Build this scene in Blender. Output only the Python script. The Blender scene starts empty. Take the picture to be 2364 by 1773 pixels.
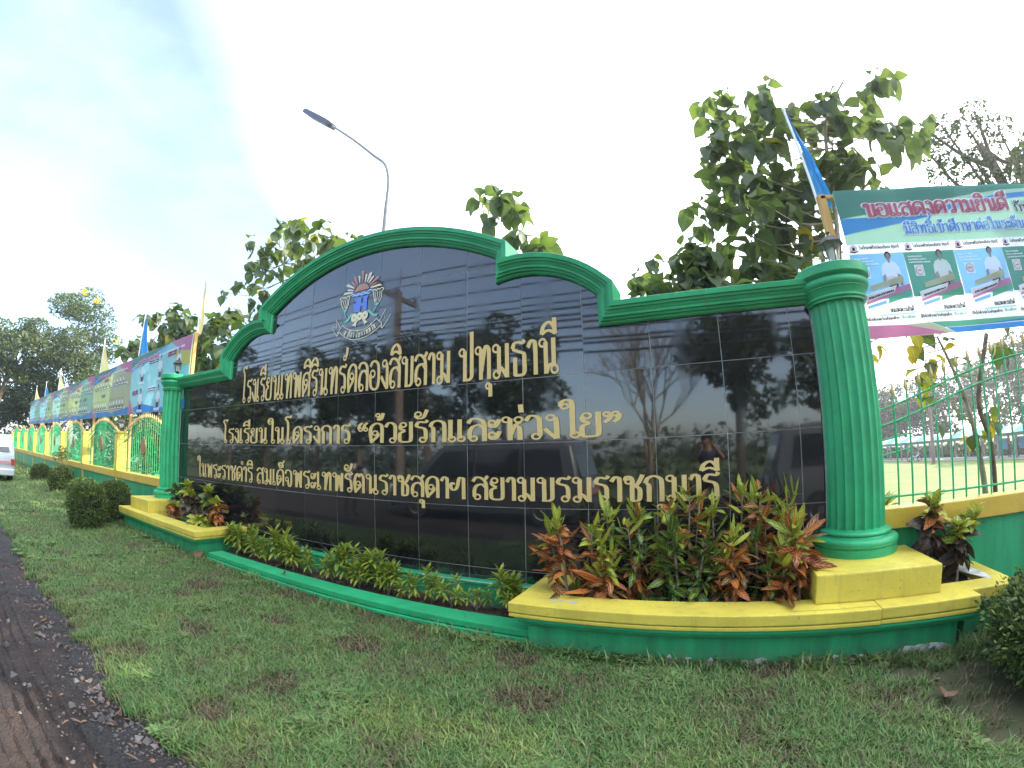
import bpy, bmesh, math, random
from mathutils import Vector, Matrix, noise
T = 0.6          # one granite tile in metres; all layout numbers below are in tiles
random.seed(11)
PI = math.pi
S = bpy.context.scene
COL = S.collection
G = -2.68        # ground level (tiles, camera eye is near zero)

# ---------------------------------------------------------------- camera
cam = bpy.data.cameras.new('camera'); camo = bpy.data.objects.new('camera', cam); COL.objects.link(camo)
cam.type = 'PANO'
cam.sensor_fit = 'HORIZONTAL'; cam.sensor_width = 36.0; cam.sensor_height = 27.0
cam.clip_start = 0.02; cam.clip_end = 2000
cc = cam if hasattr(cam, 'panorama_type') else cam.cycles
cc.panorama_type = 'FISHEYE_LENS_POLYNOMIAL'
cc.fisheye_fov = math.radians(179)
cc.fisheye_polynomial_k0 = 0.0
cc.fisheye_polynomial_k1 = -0.06282917
cc.fisheye_polynomial_k2 = -7.5999e-06
cc.fisheye_polynomial_k3 = 1.456767e-05
cc.fisheye_polynomial_k4 = -1.95224e-07
RM = [[0.91085392, 0.01648127, 0.4123997], [-0.07923423, 0.98759943, 0.13553337], [-0.40505195, -0.15612727, 0.90086469]]
def _w(r): return Vector((r[0], r[2], -r[1]))
ri, dn, fw = _w(RM[0]), _w(RM[1]), _w(RM[2])
m = Matrix.Identity(4)
for i in range(3):
    m[i][0] = ri[i]; m[i][1] = -dn[i]; m[i][2] = -fw[i]
m.translation = Vector((2.709, -6.428, -0.182)) * T
camo.matrix_world = m
S.camera = camo

# ---------------------------------------------------------------- sky, sun, exposure
SUN_AZ, SUN_EL = 55.0, 31.0       # azimuth from +Y towards +X
w = bpy.data.worlds.new('World'); S.world = w; w.use_nodes = True
nt = w.node_tree; nd = nt.nodes; lk = nt.links; nd.clear()
out = nd.new('ShaderNodeOutputWorld'); bg = nd.new('ShaderNodeBackground'); lk.new(bg.outputs[0], out.inputs[0])
sky = nd.new('ShaderNodeTexSky'); sky.sky_type = 'NISHITA'; sky.sun_disc = False
sky.sun_elevation = math.radians(SUN_EL); sky.sun_rotation = math.radians(SUN_AZ)
sky.air_density = 1.0; sky.dust_density = 1.2; sky.ozone_density = 2.2
bg.inputs[1].default_value = 0.14
geo = nd.new('ShaderNodeTexCoord')
mp = nd.new('ShaderNodeMapping'); mp.inputs['Scale'].default_value = (1.0, 1.0, 2.6); lk.new(geo.outputs['Generated'], mp.inputs[0])
nz = nd.new('ShaderNodeTexNoise'); nz.inputs['Scale'].default_value = 1.3; nz.inputs['Detail'].default_value = 7; nz.inputs['Roughness'].default_value = 0.55
lk.new(mp.outputs[0], nz.inputs['Vector'])
cr = nd.new('ShaderNodeValToRGB'); cr.color_ramp.elements[0].position = 0.42; cr.color_ramp.elements[1].position = 0.70
cr.color_ramp.elements[0].color = (0.055, 0.055, 0.055, 1); cr.color_ramp.elements[1].color = (0.19, 0.19, 0.19, 1)
lk.new(nz.outputs[0], cr.inputs[0])
# thin cloud grows thicker towards the sun side of the sky
sd = nd.new('ShaderNodeVectorMath'); sd.operation = 'DOT_PRODUCT'
a, e = math.radians(SUN_AZ), math.radians(SUN_EL)
sdir = Vector((math.sin(a) * math.cos(e), math.cos(a) * math.cos(e), math.sin(e)))
sd.inputs[1].default_value = sdir; lk.new(geo.outputs['Generated'], sd.inputs[0])
mr = nd.new('ShaderNodeMapRange'); mr.inputs[1].default_value = -0.05; mr.inputs[2].default_value = 0.5
mr.inputs[3].default_value = 0.0; mr.inputs[4].default_value = 0.75; lk.new(sd.outputs['Value'], mr.inputs[0])
ad = nd.new('ShaderNodeMath'); ad.operation = 'ADD'; ad.use_clamp = True
lk.new(cr.outputs[0], ad.inputs[0]); lk.new(mr.outputs[0], ad.inputs[1])
mx = nd.new('ShaderNodeMix'); mx.data_type = 'RGBA'
lk.new(ad.outputs[0], mx.inputs[0]); lk.new(sky.outputs[0], mx.inputs[6]); mx.inputs[7].default_value = (9.0, 9.6, 10.4, 1)
lk.new(mx.outputs[2], bg.inputs[0])
sun = bpy.data.lights.new('sun', 'SUN'); sun.energy = 3.2; sun.angle = math.radians(0.8); sun.color = (1.0, 0.93, 0.80)
suno = bpy.data.objects.new('sun', sun); COL.objects.link(suno); suno.rotation_euler = (-sdir).to_track_quat('-Z', 'Y').to_euler()
vs = S.view_settings
S.display_settings.display_device = 'sRGB'
vs.view_transform = 'Standard'; vs.look = 'None'; vs.gamma = 1; vs.use_curve_mapping = False; vs.exposure = 1.86
S.render.engine = 'CYCLES'
S.cycles.max_bounces = 6; S.cycles.diffuse_bounces = 3; S.cycles.glossy_bounces = 3; S.cycles.transmission_bounces = 4; S.cycles.transparent_max_bounces = 6
S.cycles.use_denoising = True

# ---------------------------------------------------------------- materials
def setp(b, **k):
    for n, v in k.items():
        n = n.replace('_', ' ')
        if n in b.inputs: b.inputs[n].default_value = v
def grime(m, amt=.5, foot=None):
    """rain streaks, specks and mud splash laid over a paint colour"""
    n = m.node_tree.nodes; l = m.node_tree.links; b = n['Principled BSDF']; src = b.inputs['Base Color'].links[0].from_socket
    g = n.new('ShaderNodeNewGeometry'); q = n.new('ShaderNodeMapping'); q.inputs['Scale'].default_value = (9, 9, .9); l.new(g.outputs['Position'], q.inputs[0])
    t = n.new('ShaderNodeTexNoise'); t.inputs['Scale'].default_value = 1.6; t.inputs['Detail'].default_value = 9; t.inputs['Roughness'].default_value = .75; l.new(q.outputs[0], t.inputs['Vector'])
    r = n.new('ShaderNodeMapRange'); r.inputs[1].default_value = .54; r.inputs[2].default_value = .74; r.inputs[4].default_value = amt; l.new(t.outputs[0], r.inputs[0])
    t2 = n.new('ShaderNodeTexNoise'); t2.inputs['Scale'].default_value = 38; t2.inputs['Detail'].default_value = 3; l.new(g.outputs['Position'], t2.inputs['Vector'])
    r2 = n.new('ShaderNodeMapRange'); r2.inputs[1].default_value = .67; r2.inputs[2].default_value = .72; r2.inputs[4].default_value = amt * 1.1; l.new(t2.outputs[0], r2.inputs[0])
    mx = n.new('ShaderNodeMath'); mx.operation = 'MAXIMUM'; l.new(r.outputs[0], mx.inputs[0]); l.new(r2.outputs[0], mx.inputs[1]); fac = mx.outputs[0]
    if foot is not None:
        s = n.new('ShaderNodeSeparateXYZ'); l.new(g.outputs['Position'], s.inputs[0]); r3 = n.new('ShaderNodeMapRange'); r3.inputs[1].default_value = foot + .16; r3.inputs[2].default_value = foot; l.new(s.outputs[2], r3.inputs[0])
        t3 = n.new('ShaderNodeTexNoise'); t3.inputs['Scale'].default_value = 14; t3.inputs['Detail'].default_value = 8; l.new(g.outputs['Position'], t3.inputs['Vector'])
        mu = n.new('ShaderNodeMath'); mu.operation = 'MULTIPLY'; l.new(r3.outputs[0], mu.inputs[0]); l.new(t3.outputs[0], mu.inputs[1])
        m2 = n.new('ShaderNodeMath'); m2.operation = 'ADD'; m2.use_clamp = True; l.new(mu.outputs[0], m2.inputs[0]); l.new(fac, m2.inputs[1]); fac = m2.outputs[0]
    k = n.new('ShaderNodeMix'); k.data_type = 'RGBA'; l.new(fac, k.inputs[0]); l.new(src, k.inputs[6]); k.inputs[7].default_value = (.10, .085, .055, 1); l.new(k.outputs[2], b.inputs['Base Color'])
    return m
def mat(name, col, rough=0.6, var=0.0, vscale=6.0, bump=0.0, bscale=60.0, col2=None, spec=0.5, metal=0.0, trans=0.0, streak=False, coord='Object'):
    m = bpy.data.materials.new(name); m.use_nodes = True
    n = m.node_tree.nodes; l = m.node_tree.links; b = n['Principled BSDF']
    setp(b, Base_Color=(*col, 1), Roughness=rough, Metallic=metal); b.inputs['Specular IOR Level'].default_value = spec
    tc = n.new('ShaderNodeTexCoord')
    if var > 0 or col2:
        t = n.new('ShaderNodeTexNoise'); t.inputs['Scale'].default_value = vscale; t.inputs['Detail'].default_value = 6; t.inputs['Roughness'].default_value = 0.62
        if streak:
            q = n.new('ShaderNodeMapping'); q.inputs['Scale'].default_value = (3.5, 3.5, 0.35); l.new(tc.outputs[coord], q.inputs[0]); l.new(q.outputs[0], t.inputs['Vector'])
        else: l.new(tc.outputs[coord], t.inputs['Vector'])
        r = n.new('ShaderNodeValToRGB'); r.color_ramp.elements[0].position = 0.33; r.color_ramp.elements[1].position = 0.68
        c2 = col2 if col2 else tuple(min(1, c * (1 + var)) for c in col)
        c1 = tuple(c * (1 - var) for c in col)
        r.color_ramp.elements[0].color = (*c1, 1); r.color_ramp.elements[1].color = (*c2, 1)
        l.new(t.outputs[0], r.inputs[0]); l.new(r.outputs[0], b.inputs['Base Color'])
    if bump > 0:
        t2 = n.new('ShaderNodeTexNoise'); t2.inputs['Scale'].default_value = bscale; t2.inputs['Detail'].default_value = 5; l.new(tc.outputs[coord], t2.inputs['Vector'])
        bu = n.new('ShaderNodeBump'); bu.inputs['Strength'].default_value = bump; bu.inputs['Distance'].default_value = 0.01
        l.new(t2.outputs[0], bu.inputs['Height']); l.new(bu.outputs[0], b.inputs['Normal'])
    if trans > 0:
        o = n['Material Output']; tr = n.new('ShaderNodeBsdfTranslucent'); ms = n.new('ShaderNodeMixShader'); ms.inputs[0].default_value = trans
        src = b.inputs['Base Color'].links
        if src: l.new(src[0].from_socket, tr.inputs[0])
        tr.inputs[0].default_value = (*col, 1)
        l.new(b.outputs[0], ms.inputs[1]); l.new(tr.outputs[0], ms.inputs[2]); l.new(ms.outputs[0], o.inputs[0])
    return m
def leafmat(name, cols, trans=0.35, rough=0.45, vein=None, tcol=None, patch=None):
    """leaf: tone differs from leaf to leaf (random per object and per mesh island), with optional veins from the UV map"""
    m = bpy.data.materials.new(name); m.use_nodes = True
    n = m.node_tree.nodes; l = m.node_tree.links; b = n['Principled BSDF']; setp(b, Roughness=rough); b.inputs['Specular IOR Level'].default_value = 0.35
    oi = n.new('ShaderNodeObjectInfo'); gi = n.new('ShaderNodeNewGeometry')
    ad = n.new('ShaderNodeMath'); ad.operation = 'ADD'; l.new(oi.outputs['Random'], ad.inputs[0]); l.new(gi.outputs['Random Per Island'], ad.inputs[1])
    fr = n.new('ShaderNodeMath'); fr.operation = 'FRACT'; l.new(ad.outputs[0], fr.inputs[0])
    r = n.new('ShaderNodeValToRGB'); els = r.color_ramp.elements
    els[0].color = (*cols[0], 1); els[1].color = (*cols[-1], 1)
    for i, c in enumerate(cols[1:-1]):
        q = els.new((i + 1) / (len(cols) - 1)); q.color = (*c, 1)
    l.new(fr.outputs[0], r.inputs[0]); src = r.outputs[0]
    if vein:
        uv = n.new('ShaderNodeUVMap'); sp = n.new('ShaderNodeSeparateXYZ'); l.new(uv.outputs[0], sp.inputs[0])
        def mth(op, a, b_=None):
            q = n.new('ShaderNodeMath'); q.operation = op
            for i, v in enumerate((a, b_)):
                if v is None: continue
                if hasattr(v, 'type'): l.new(v, q.inputs[i])
                else: q.inputs[i].default_value = v
            return q.outputs[0]
        au = mth('ABSOLUTE', mth('SUBTRACT', sp.outputs[0], 0.5))
        side = mth('ABSOLUTE', mth('SUBTRACT', mth('FRACT', mth('SUBTRACT', mth('MULTIPLY', sp.outputs[1], vein[1]), mth('MULTIPLY', au, 3.0))), 0.5))
        s1 = mth('GREATER_THAN', side, 0.5 - vein[2]); s2 = mth('LESS_THAN', au, 0.07)
        mk = mth('MULTIPLY', mth('MAXIMUM', s1, s2), vein[3] if len(vein) > 3 else 0.8)
        mxx = n.new('ShaderNodeMix'); mxx.data_type = 'RGBA'; l.new(mk, mxx.inputs[0]); l.new(src, mxx.inputs[6]); mxx.inputs[7].default_value = (*vein[0], 1)
        src = mxx.outputs[2]
    if patch:   # broad patches across the lawn
        pt = n.new('ShaderNodeTexNoise'); pt.inputs['Scale'].default_value = 1.1; pt.inputs['Detail'].default_value = 5; pt.inputs['Roughness'].default_value = .6; l.new(gi.outputs['Position'], pt.inputs['Vector'])
        pr_ = n.new('ShaderNodeValToRGB'); pe = pr_.color_ramp.elements; pe[0].position = .34; pe[1].position = .68; pe[0].color = (*patch[0], 1); pe[1].color = (*patch[2], 1); q = pe.new(.5); q.color = (*patch[1], 1); l.new(pt.outputs[0], pr_.inputs[0])
        pm_ = n.new('ShaderNodeMix'); pm_.data_type = 'RGBA'; pm_.blend_type = 'MULTIPLY'; pm_.inputs[0].default_value = 1; l.new(src, pm_.inputs[6]); l.new(pr_.outputs[0], pm_.inputs[7]); src = pm_.outputs[2]
    l.new(src, b.inputs['Base Color'])
    o = n['Material Output']; tr = n.new('ShaderNodeBsdfTranslucent'); ms = n.new('ShaderNodeMixShader'); ms.inputs[0].default_value = trans
    if tcol:
        mm = n.new('ShaderNodeMix'); mm.data_type = 'RGBA'; mm.blend_type = 'MULTIPLY'; mm.inputs[0].default_value = 1.0; l.new(src, mm.inputs[6]); mm.inputs[7].default_value = (*tcol, 1); l.new(mm.outputs[2], tr.inputs[0])
    else: l.new(src, tr.inputs[0])
    l.new(b.outputs[0], ms.inputs[1]); l.new(tr.outputs[0], ms.inputs[2]); l.new(ms.outputs[0], o.inputs[0])
    return m

M = {}
M['green'] = mat('green_paint', (0.014, 0.275, 0.110), 0.5, var=0.24, vscale=2.2, bump=0.4, bscale=24, streak=True)
M['green2'] = mat('green_trim_paint', (0.018, 0.33, 0.130), 0.45, var=0.16, vscale=3.5, bump=0.3, bscale=30)
M['yellow'] = mat('yellow_paint', (0.60, 0.49, 0.070), 0.5, var=0.14, vscale=3.0, bump=0.35, bscale=26)
M['yellow2'] = mat('deep_yellow_paint', (0.56, 0.38, 0.045), 0.5, var=0.10, vscale=3.0, bump=0.10, bscale=80)
grime(M['green'], .45, -2.68 * .6); grime(M['green2'], .40); grime(M['yellow'], .42); grime(M['yellow2'], .36)
M['grout'] = mat('grout', (0.42, 0.43, 0.42), 0.8, var=0.3, vscale=9)
M['peel'] = mat('bare_render', (0.50, 0.50, 0.46), 0.85, var=0.35, vscale=14, bump=0.5, bscale=60)
M['gold'] = mat('gold_paint', (0.60, 0.44, 0.17), 0.42, var=0.10, vscale=30, spec=0.5, bump=0.06, bscale=300)
M['goldtip'] = mat('spear_tip_gold', (0.55, 0.38, 0.16), 0.5, metal=0.3)
M['soil'] = mat('dark_soil', (0.030, 0.020, 0.013), 0.95, col2=(0.075, 0.048, 0.030), vscale=14, bump=0.9, bscale=45)
M['wood'] = mat('yellow_timber', (0.46, 0.27, 0.075), 0.65, var=0.25, vscale=5, streak=True, bump=0.1)
M['metal'] = mat('grey_steel', (0.20, 0.20, 0.20), 0.55, metal=0.1, var=0.15)
M['black'] = mat('black_metal', (0.035, 0.03, 0.028), 0.45, var=0.3, vscale=30)
M['white'] = mat('white_paint', (0.75, 0.76, 0.76), 0.5, var=0.06)
M['bark'] = mat('bark', (0.13, 0.095, 0.065), 0.9, var=0.45, vscale=10, bump=0.6, bscale=30)
M['barkpale'] = mat('pale_bark', (0.28, 0.23, 0.17), 0.85, var=0.35, vscale=8, bump=0.4, bscale=30)
M['conc'] = mat('concrete', (0.34, 0.33, 0.31), 0.85, var=0.2, vscale=3)
M['glass'] = mat('dark_glass', (0.02, 0.024, 0.028), 0.08, spec=0.8)
M['tyre'] = mat('tyre_rubber', (0.02, 0.02, 0.02), 0.8)
M['chrome'] = mat('chrome', (0.6, 0.6, 0.6), 0.2, metal=0.9)
M['red'] = mat('red_lens', (0.35, 0.02, 0.02), 0.25)
M['bulb'] = mat('lamp_bulb', (0.75, 0.74, 0.66), 0.4)

def granite():
    m = bpy.data.materials.new('black_granite'); m.use_nodes = True
    n = m.node_tree.nodes; l = m.node_tree.links; b = n['Principled BSDF']
    b.inputs['Roughness'].default_value = 0.045; b.inputs['IOR'].default_value = 1.88
    tc = n.new('ShaderNodeTexCoord'); v = n.new('ShaderNodeTexVoronoi'); v.inputs['Scale'].default_value = 260; l.new(tc.outputs['Object'], v.inputs['Vector'])
    r = n.new('ShaderNodeValToRGB'); r.color_ramp.elements[0].color = (0.0045, 0.005, 0.0055, 1); r.color_ramp.elements[1].color = (0.016, 0.017, 0.019, 1)
    r.color_ramp.elements[0].position = 0.35; r.color_ramp.elements[1].position = 0.95
    l.new(v.outputs['Color'], r.inputs[0])
    oi = n.new('ShaderNodeObjectInfo')
    h = n.new('ShaderNodeHueSaturation'); mr = n.new('ShaderNodeMapRange'); mr.inputs[3].default_value = 0.7; mr.inputs[4].default_value = 1.5
    l.new(oi.outputs['Random'], mr.inputs[0]); l.new(mr.outputs[0], h.inputs['Value']); l.new(r.outputs[0], h.inputs['Color']); l.new(h.outputs[0], b.inputs['Base Color'])
    # water marks: broad vertical bands where the polish is dulled
    g = n.new('ShaderNodeNewGeometry')
    q = n.new('ShaderNodeMapping'); q.inputs['Scale'].default_value = (4.2, 1.0, 0.12); l.new(g.outputs['Position'], q.inputs[0])
    t = n.new('ShaderNodeTexNoise'); t.inputs['Scale'].default_value = 1.4; t.inputs['Detail'].default_value = 5; l.new(q.outputs[0], t.inputs['Vector'])
    m2 = n.new('ShaderNodeMapRange'); m2.inputs[1].default_value = 0.50; m2.inputs[2].default_value = 0.72; m2.inputs[3].default_value = 0.035; m2.inputs[4].default_value = 0.085
    l.new(t.outputs[0], m2.inputs[0]); l.new(m2.outputs[0], b.inputs['Roughness'])
    return m
M['granite'] = granite()

# ---------------------------------------------------------------- mesh helpers
class MB:
    def __init__(s): s.v = []; s.f = []; s.m = []; s.uv = None
    def add(s, vs, fs, mi=0):
        o = len(s.v); s.v += [tuple(p) for p in vs]
        for f in fs: s.f.append(tuple(i + o for i in f)); s.m.append(mi)
    def box(s, x0, x1, y0, y1, z0, z1, mi=0, M4=None):
        vs = [Vector(p) for p in ((x0, y0, z0), (x1, y0, z0), (x1, y1, z0), (x0, y1, z0), (x0, y0, z1), (x1, y0, z1), (x1, y1, z1), (x0, y1, z1))]
        if M4: vs = [M4 @ p for p in vs]
        s.add(vs, [(0, 3, 2, 1), (4, 5, 6, 7), (0, 1, 5, 4), (1, 2, 6, 5), (2, 3, 7, 6), (3, 0, 4, 7)], mi)
    def tube(s, pts, rad, n=8, mi=0, cap=True):
        pts = [Vector(p) for p in pts]
        if not hasattr(rad, '__len__'): rad = [rad] * len(pts)
        up = Vector((0, 0, 1)); prev = None; vs = []
        for i, p in enumerate(pts):
            d = (pts[min(i + 1, len(pts) - 1)] - pts[max(i - 1, 0)])
            if d.length < 1e-9: d = Vector((0, 0, 1))
            d.normalize()
            a_ = (prev - d * prev.dot(d)) if prev is not None else d.cross(up if abs(d.z) < .95 else Vector((1, 0, 0)))
            if a_.length < 1e-6: a_ = d.orthogonal()
            a_.normalize(); prev = a_; b_ = d.cross(a_)
            for k in range(n):
                t = 2 * PI * k / n; vs.append(p + (a_ * math.cos(t) + b_ * math.sin(t)) * rad[i])
        fs = [(i * n + k, i * n + (k + 1) % n, (i + 1) * n + (k + 1) % n, (i + 1) * n + k) for i in range(len(pts) - 1) for k in range(n)]
        if cap: fs += [tuple(range(n - 1, -1, -1)), tuple((len(pts) - 1) * n + k for k in range(n))]
        s.add(vs, fs, mi)
    def prism(s, poly, y0, y1, mi=0):
        n = len(poly); vs = [(x, y0, z) for x, z in poly] + [(x, y1, z) for x, z in poly]
        fs = [tuple(range(n)), tuple(range(2 * n - 1, n - 1, -1))] + [(i, i + n, (i + 1) % n + n, (i + 1) % n) for i in range(n)]
        s.add(vs, fs, mi)
    def slab(s, poly, z0, z1, mi=0):
        n = len(poly); vs = [(x, y, z0) for x, y in poly] + [(x, y, z1) for x, y in poly]
        fs = [tuple(range(n - 1, -1, -1)), tuple(range(n, 2 * n))] + [(i, (i + 1) % n, (i + 1) % n + n, i + n) for i in range(n)]
        s.add(vs, fs, mi)
    def lathe(s, cx, cy, prof, n=32, mi=0, fn=None, cap=True):
        vs = []
        for r, z in prof:
            for k in range(n):
                t = 2 * PI * k / n; rr = fn(r, t) if fn else r
                vs.append((cx + rr * math.cos(t), cy + rr * math.sin(t), z))
        L = len(prof)
        fs = [(i * n + k, i * n + (k + 1) % n, (i + 1) * n + (k + 1) % n, (i + 1) * n + k) for i in range(L - 1) for k in range(n)]
        if cap: fs += [tuple(range(n - 1, -1, -1)), tuple((L - 1) * n + k for k in range(n))]
        s.add(vs, fs, mi)
    def ball(s, c, r, n=10, mi=0, sq=(1, 1, 1)):
        s2 = MB(); pr = [(max(1e-4, math.sin(PI * i / n)) * r, -math.cos(PI * i / n) * r) for i in range(n + 1)]
        s2.lathe(0, 0, pr, n * 2)
        s.add([(c[0] + x * sq[0], c[1] + y * sq[1], c[2] + z * sq[2]) for x, y, z in s2.v], s2.f, mi)
    def mesh(s, name, mats, loc=(0, 0, 0), smooth=None, bevel=0.0, fix=False):
        me = bpy.data.meshes.new(name)
        L = Vector(loc)
        me.from_pydata([tuple((Vector(p) - L) * T) for p in s.v], [], s.f)
        if not isinstance(mats, (list, tuple)): mats = [mats]
        for q in mats: me.materials.append(q)
        me.polygons.foreach_set('material_index', s.m)
        if s.uv:
            ul = me.uv_layers.new(name='UVMap'); 
            for lp in me.loops: ul.data[lp.index].uv = s.uv[lp.vertex_index]
        if bevel or fix:
            bm = bmesh.new(); bm.from_mesh(me)
            if fix: bmesh.ops.recalc_face_normals(bm, faces=bm.faces)
            if bevel:
                bm.normal_update()
                ed = [e for e in bm.edges if len(e.link_faces) == 2 and e.calc_face_angle(0) > 0.6]
                bmesh.ops.bevel(bm, geom=ed, offset=bevel * T, segments=2, affect='EDGES', profile=0.6)
            bm.to_mesh(me); bm.free()
        if smooth is not None:
            me.polygons.foreach_set('use_smooth', [True] * len(me.polygons))
            if smooth < 180: me.set_sharp_from_angle(angle=math.radians(smooth))
        me.update()
        return me
    def build(s, name, mats, parent=None, loc=None, **k):
        if loc is None: loc = parent['_l'] if parent is not None else (0, 0, 0)
        me = s.mesh(name, mats, loc, **k)
        o = bpy.data.objects.new(name, me); COL.objects.link(o)
        if parent is not None:
            o.parent = parent; pl = Vector(parent['_l']); o.location = (Vector(loc) - pl) * T
        else: o.location = Vector(loc) * T
        o['_l'] = tuple(loc)
        return o
def tag(o, label=None, cat=None, group=None, kind=None):
    for k, v in (('label', label), ('category', cat), ('group', group), ('kind', kind)):
        if v: o[k] = v
    return o
def empty(name, loc, label, cat, group=None):
    o = bpy.data.objects.new(name, None); COL.objects.link(o); o.location = Vector(loc) * T; o['_l'] = tuple(loc)
    o.empty_display_size = 0.1
    return tag(o, label, cat, group)
def inst(name, me, parent, loc=(0, 0, 0), rot=(0, 0, 0), scl=1.0):
    """object sharing mesh data; loc in tiles relative to the parent"""
    o = bpy.data.objects.new(name, me); COL.objects.link(o); o.parent = parent
    o.location = Vector(loc) * T; o.rotation_euler = rot
    o.scale = scl if hasattr(scl, '__len__') else (scl, scl, scl)
    return o
def copy_tree(o, parent=None, loc=None, rz=None):
    c = o.copy(); COL.objects.link(c)
    if parent is not None: c.parent = parent
    for ch in list(o.children): copy_tree(ch, c)
    if loc is not None: c.location = Vector(loc) * T; c['_l'] = tuple(loc)
    if rz is not None: c.rotation_euler = (0, 0, rz)
    return c
def cr_spline(P, k=6, closed=False):
    P = [Vector(p) for p in P]; n = len(P); o = []
    if n < 3: return P
    rng = range(n if closed else n - 1)
    for i in rng:
        if closed: a_, b_, c_, d_ = P[i - 1], P[i], P[(i + 1) % n], P[(i + 2) % n]
        else: a_, b_, c_, d_ = P[max(i - 1, 0)], P[i], P[i + 1], P[min(i + 2, n - 1)]
        for j in range(k):
            t = j / k
            o.append(0.5 * ((2 * b_) + (c_ - a_) * t + (2 * a_ - 5 * b_ + 4 * c_ - d_) * t * t + (3 * b_ - a_ - 3 * c_ + d_) * t ** 3))
    if not closed: o.append(P[-1])
    return o

# measured layout data (tiles)
CL={"TL":[[-9.95,2.59,7.89],[-8.45,2.76,7.34],[-8.29,3.38,7.1],[-10.86,3.14,7.42],[-11.42,2.6,7.43],[-12.79,2.98,7.3],[-9.17,3.03,6.35],[-10.33,2.68,6.07],[-12.9,3.31,6.52],[-14.0,2.63,6.17],[-13.48,2.93,6.54],[-12.53,3.07,5.67],[-14.53,2.97,5.25],[-13.18,3.15,4.62],[-14.11,3.31,4.31],[-12.52,3.55,7.32],[-8.1,2.81,6.72],[-11.99,3.21,5.98],[-11.01,3.27,8.06],[-9.68,2.82,7.23],[-10.84,2.5,6.84],[-10.44,3.57,6.64],[-11.62,2.83,4.96],[-6.91,2.85,6.48],[-14.5,3.48,5.68]],"TL2":[[-17.77,2.54,5.64],[-19.64,2.42,5.84],[-16.14,2.75,4.86],[-12.87,1.93,3.85],[-15.2,2.68,3.85],[-13.85,2.31,3.1],[-12.78,2.0,3.27],[-17.16,2.63,5.17],[-19.2,2.92,5.52],[-14.11,2.13,4.78],[-15.42,2.59,3.17],[-14.71,2.23,4.04],[-21.53,2.72,6.65],[-19.13,2.69,5.79],[-18.55,2.14,4.97],[-24.32,2.81,5.85],[-21.65,2.62,5.23],[-17.89,2.65,5.04],[-20.95,2.8,4.51],[-23.63,2.37,5.13],[-19.04,2.73,6.33]],"TM":[[-3.09,4.47,7.68],[-2.13,3.61,7.03],[-2.01,4.43,7.24],[-2.54,3.93,6.63],[-1.85,4.03,6.44],[-1.65,3.66,5.62],[-1.49,4.27,5.67],[-0.96,3.82,5.26]],"TR":[[3.71,3.06,8.06],[3.98,2.4,7.67],[4.23,2.72,7.49],[3.85,2.54,7.12],[5.4,2.77,8.23],[5.04,2.32,7.54],[5.06,2.3,7.08],[4.71,2.92,7.23],[4.45,2.93,6.94],[5.66,2.72,7.21],[6.08,3.11,7.44],[6.19,2.33,7.09],[6.96,3.04,7.68],[6.59,2.29,6.73],[7.23,3.16,7.06],[6.57,2.79,6.87],[8.22,2.77,8.23],[8.84,3.17,8.41],[7.75,2.97,7.45],[7.96,2.97,7.9],[7.28,2.16,6.18],[7.63,2.51,6.24],[4.98,2.19,6.23],[4.74,2.31,6.1],[5.35,2.34,6.51],[6.16,3.04,6.79],[4.19,2.24,6.17],[3.74,2.43,6.4],[3.59,2.64,6.23],[3.93,3.03,6.31],[3.59,3.16,6.14],[4.11,2.88,5.95],[4.44,2.34,5.41],[4.91,2.7,5.5],[5.18,2.88,5.38],[4.97,2.16,5.66],[3.57,2.85,5.59],[3.89,2.51,5.24],[4.35,2.75,5.2],[4.67,2.84,5.33],[5.65,2.84,6.05],[6.47,2.68,6.11],[6.7,2.71,5.86],[6.2,2.32,5.47],[6.69,2.64,5.4],[6.82,2.24,5.2],[6.15,2.63,5.32],[6.36,2.69,5.13],[7.31,2.95,5.14],[5.85,2.53,5.09],[7.75,2.12,5.62],[8.2,2.68,6.52],[8.44,2.33,5.9],[9.11,2.92,6.67],[3.33,2.53,4.95],[2.96,2.52,4.81],[3.98,3.1,5.1],[3.09,2.53,4.34],[3.57,2.48,4.58],[3.98,2.48,4.44],[4.61,2.63,4.51],[4.88,2.2,4.47],[5.39,2.7,4.85],[4.35,3.11,4.42],[3.58,2.72,3.88],[4.38,2.92,3.91],[4.72,3.14,4.12],[4.94,3.03,3.89],[5.39,2.92,3.95],[5.57,2.99,4.22],[5.0,3.0,4.52],[4.35,2.38,3.36],[5.11,2.63,3.38],[5.38,2.48,3.23],[4.03,2.39,3.33],[4.84,2.73,3.11],[4.31,2.45,3.06],[3.8,2.78,3.17],[3.66,2.74,3.31],[5.29,2.21,5.02],[5.49,2.59,4.5],[5.06,2.53,4.15],[4.93,2.88,5.08],[3.95,2.2,3.87],[5.72,2.29,5.41]],"TR2":[[2.66,1.86,3.55],[2.78,1.75,3.29],[2.62,2.03,3.1],[3.03,1.67,3.38],[2.97,1.52,2.7],[2.54,2.33,3.33],[2.84,1.57,2.98],[2.71,1.46,2.63],[3.28,1.61,2.67],[3.11,1.67,2.9],[1.69,1.98,3.17],[1.94,1.98,3.5],[2.07,1.81,2.96],[2.43,1.67,3.39],[2.5,1.53,2.88],[2.83,1.73,3.62],[2.75,1.75,3.1],[2.24,1.53,2.75],[2.62,1.53,2.61],[2.93,2.1,2.95],[1.63,1.89,2.83],[2.87,1.64,3.31],[1.96,1.76,2.61],[2.35,2.08,2.67]]}
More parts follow.
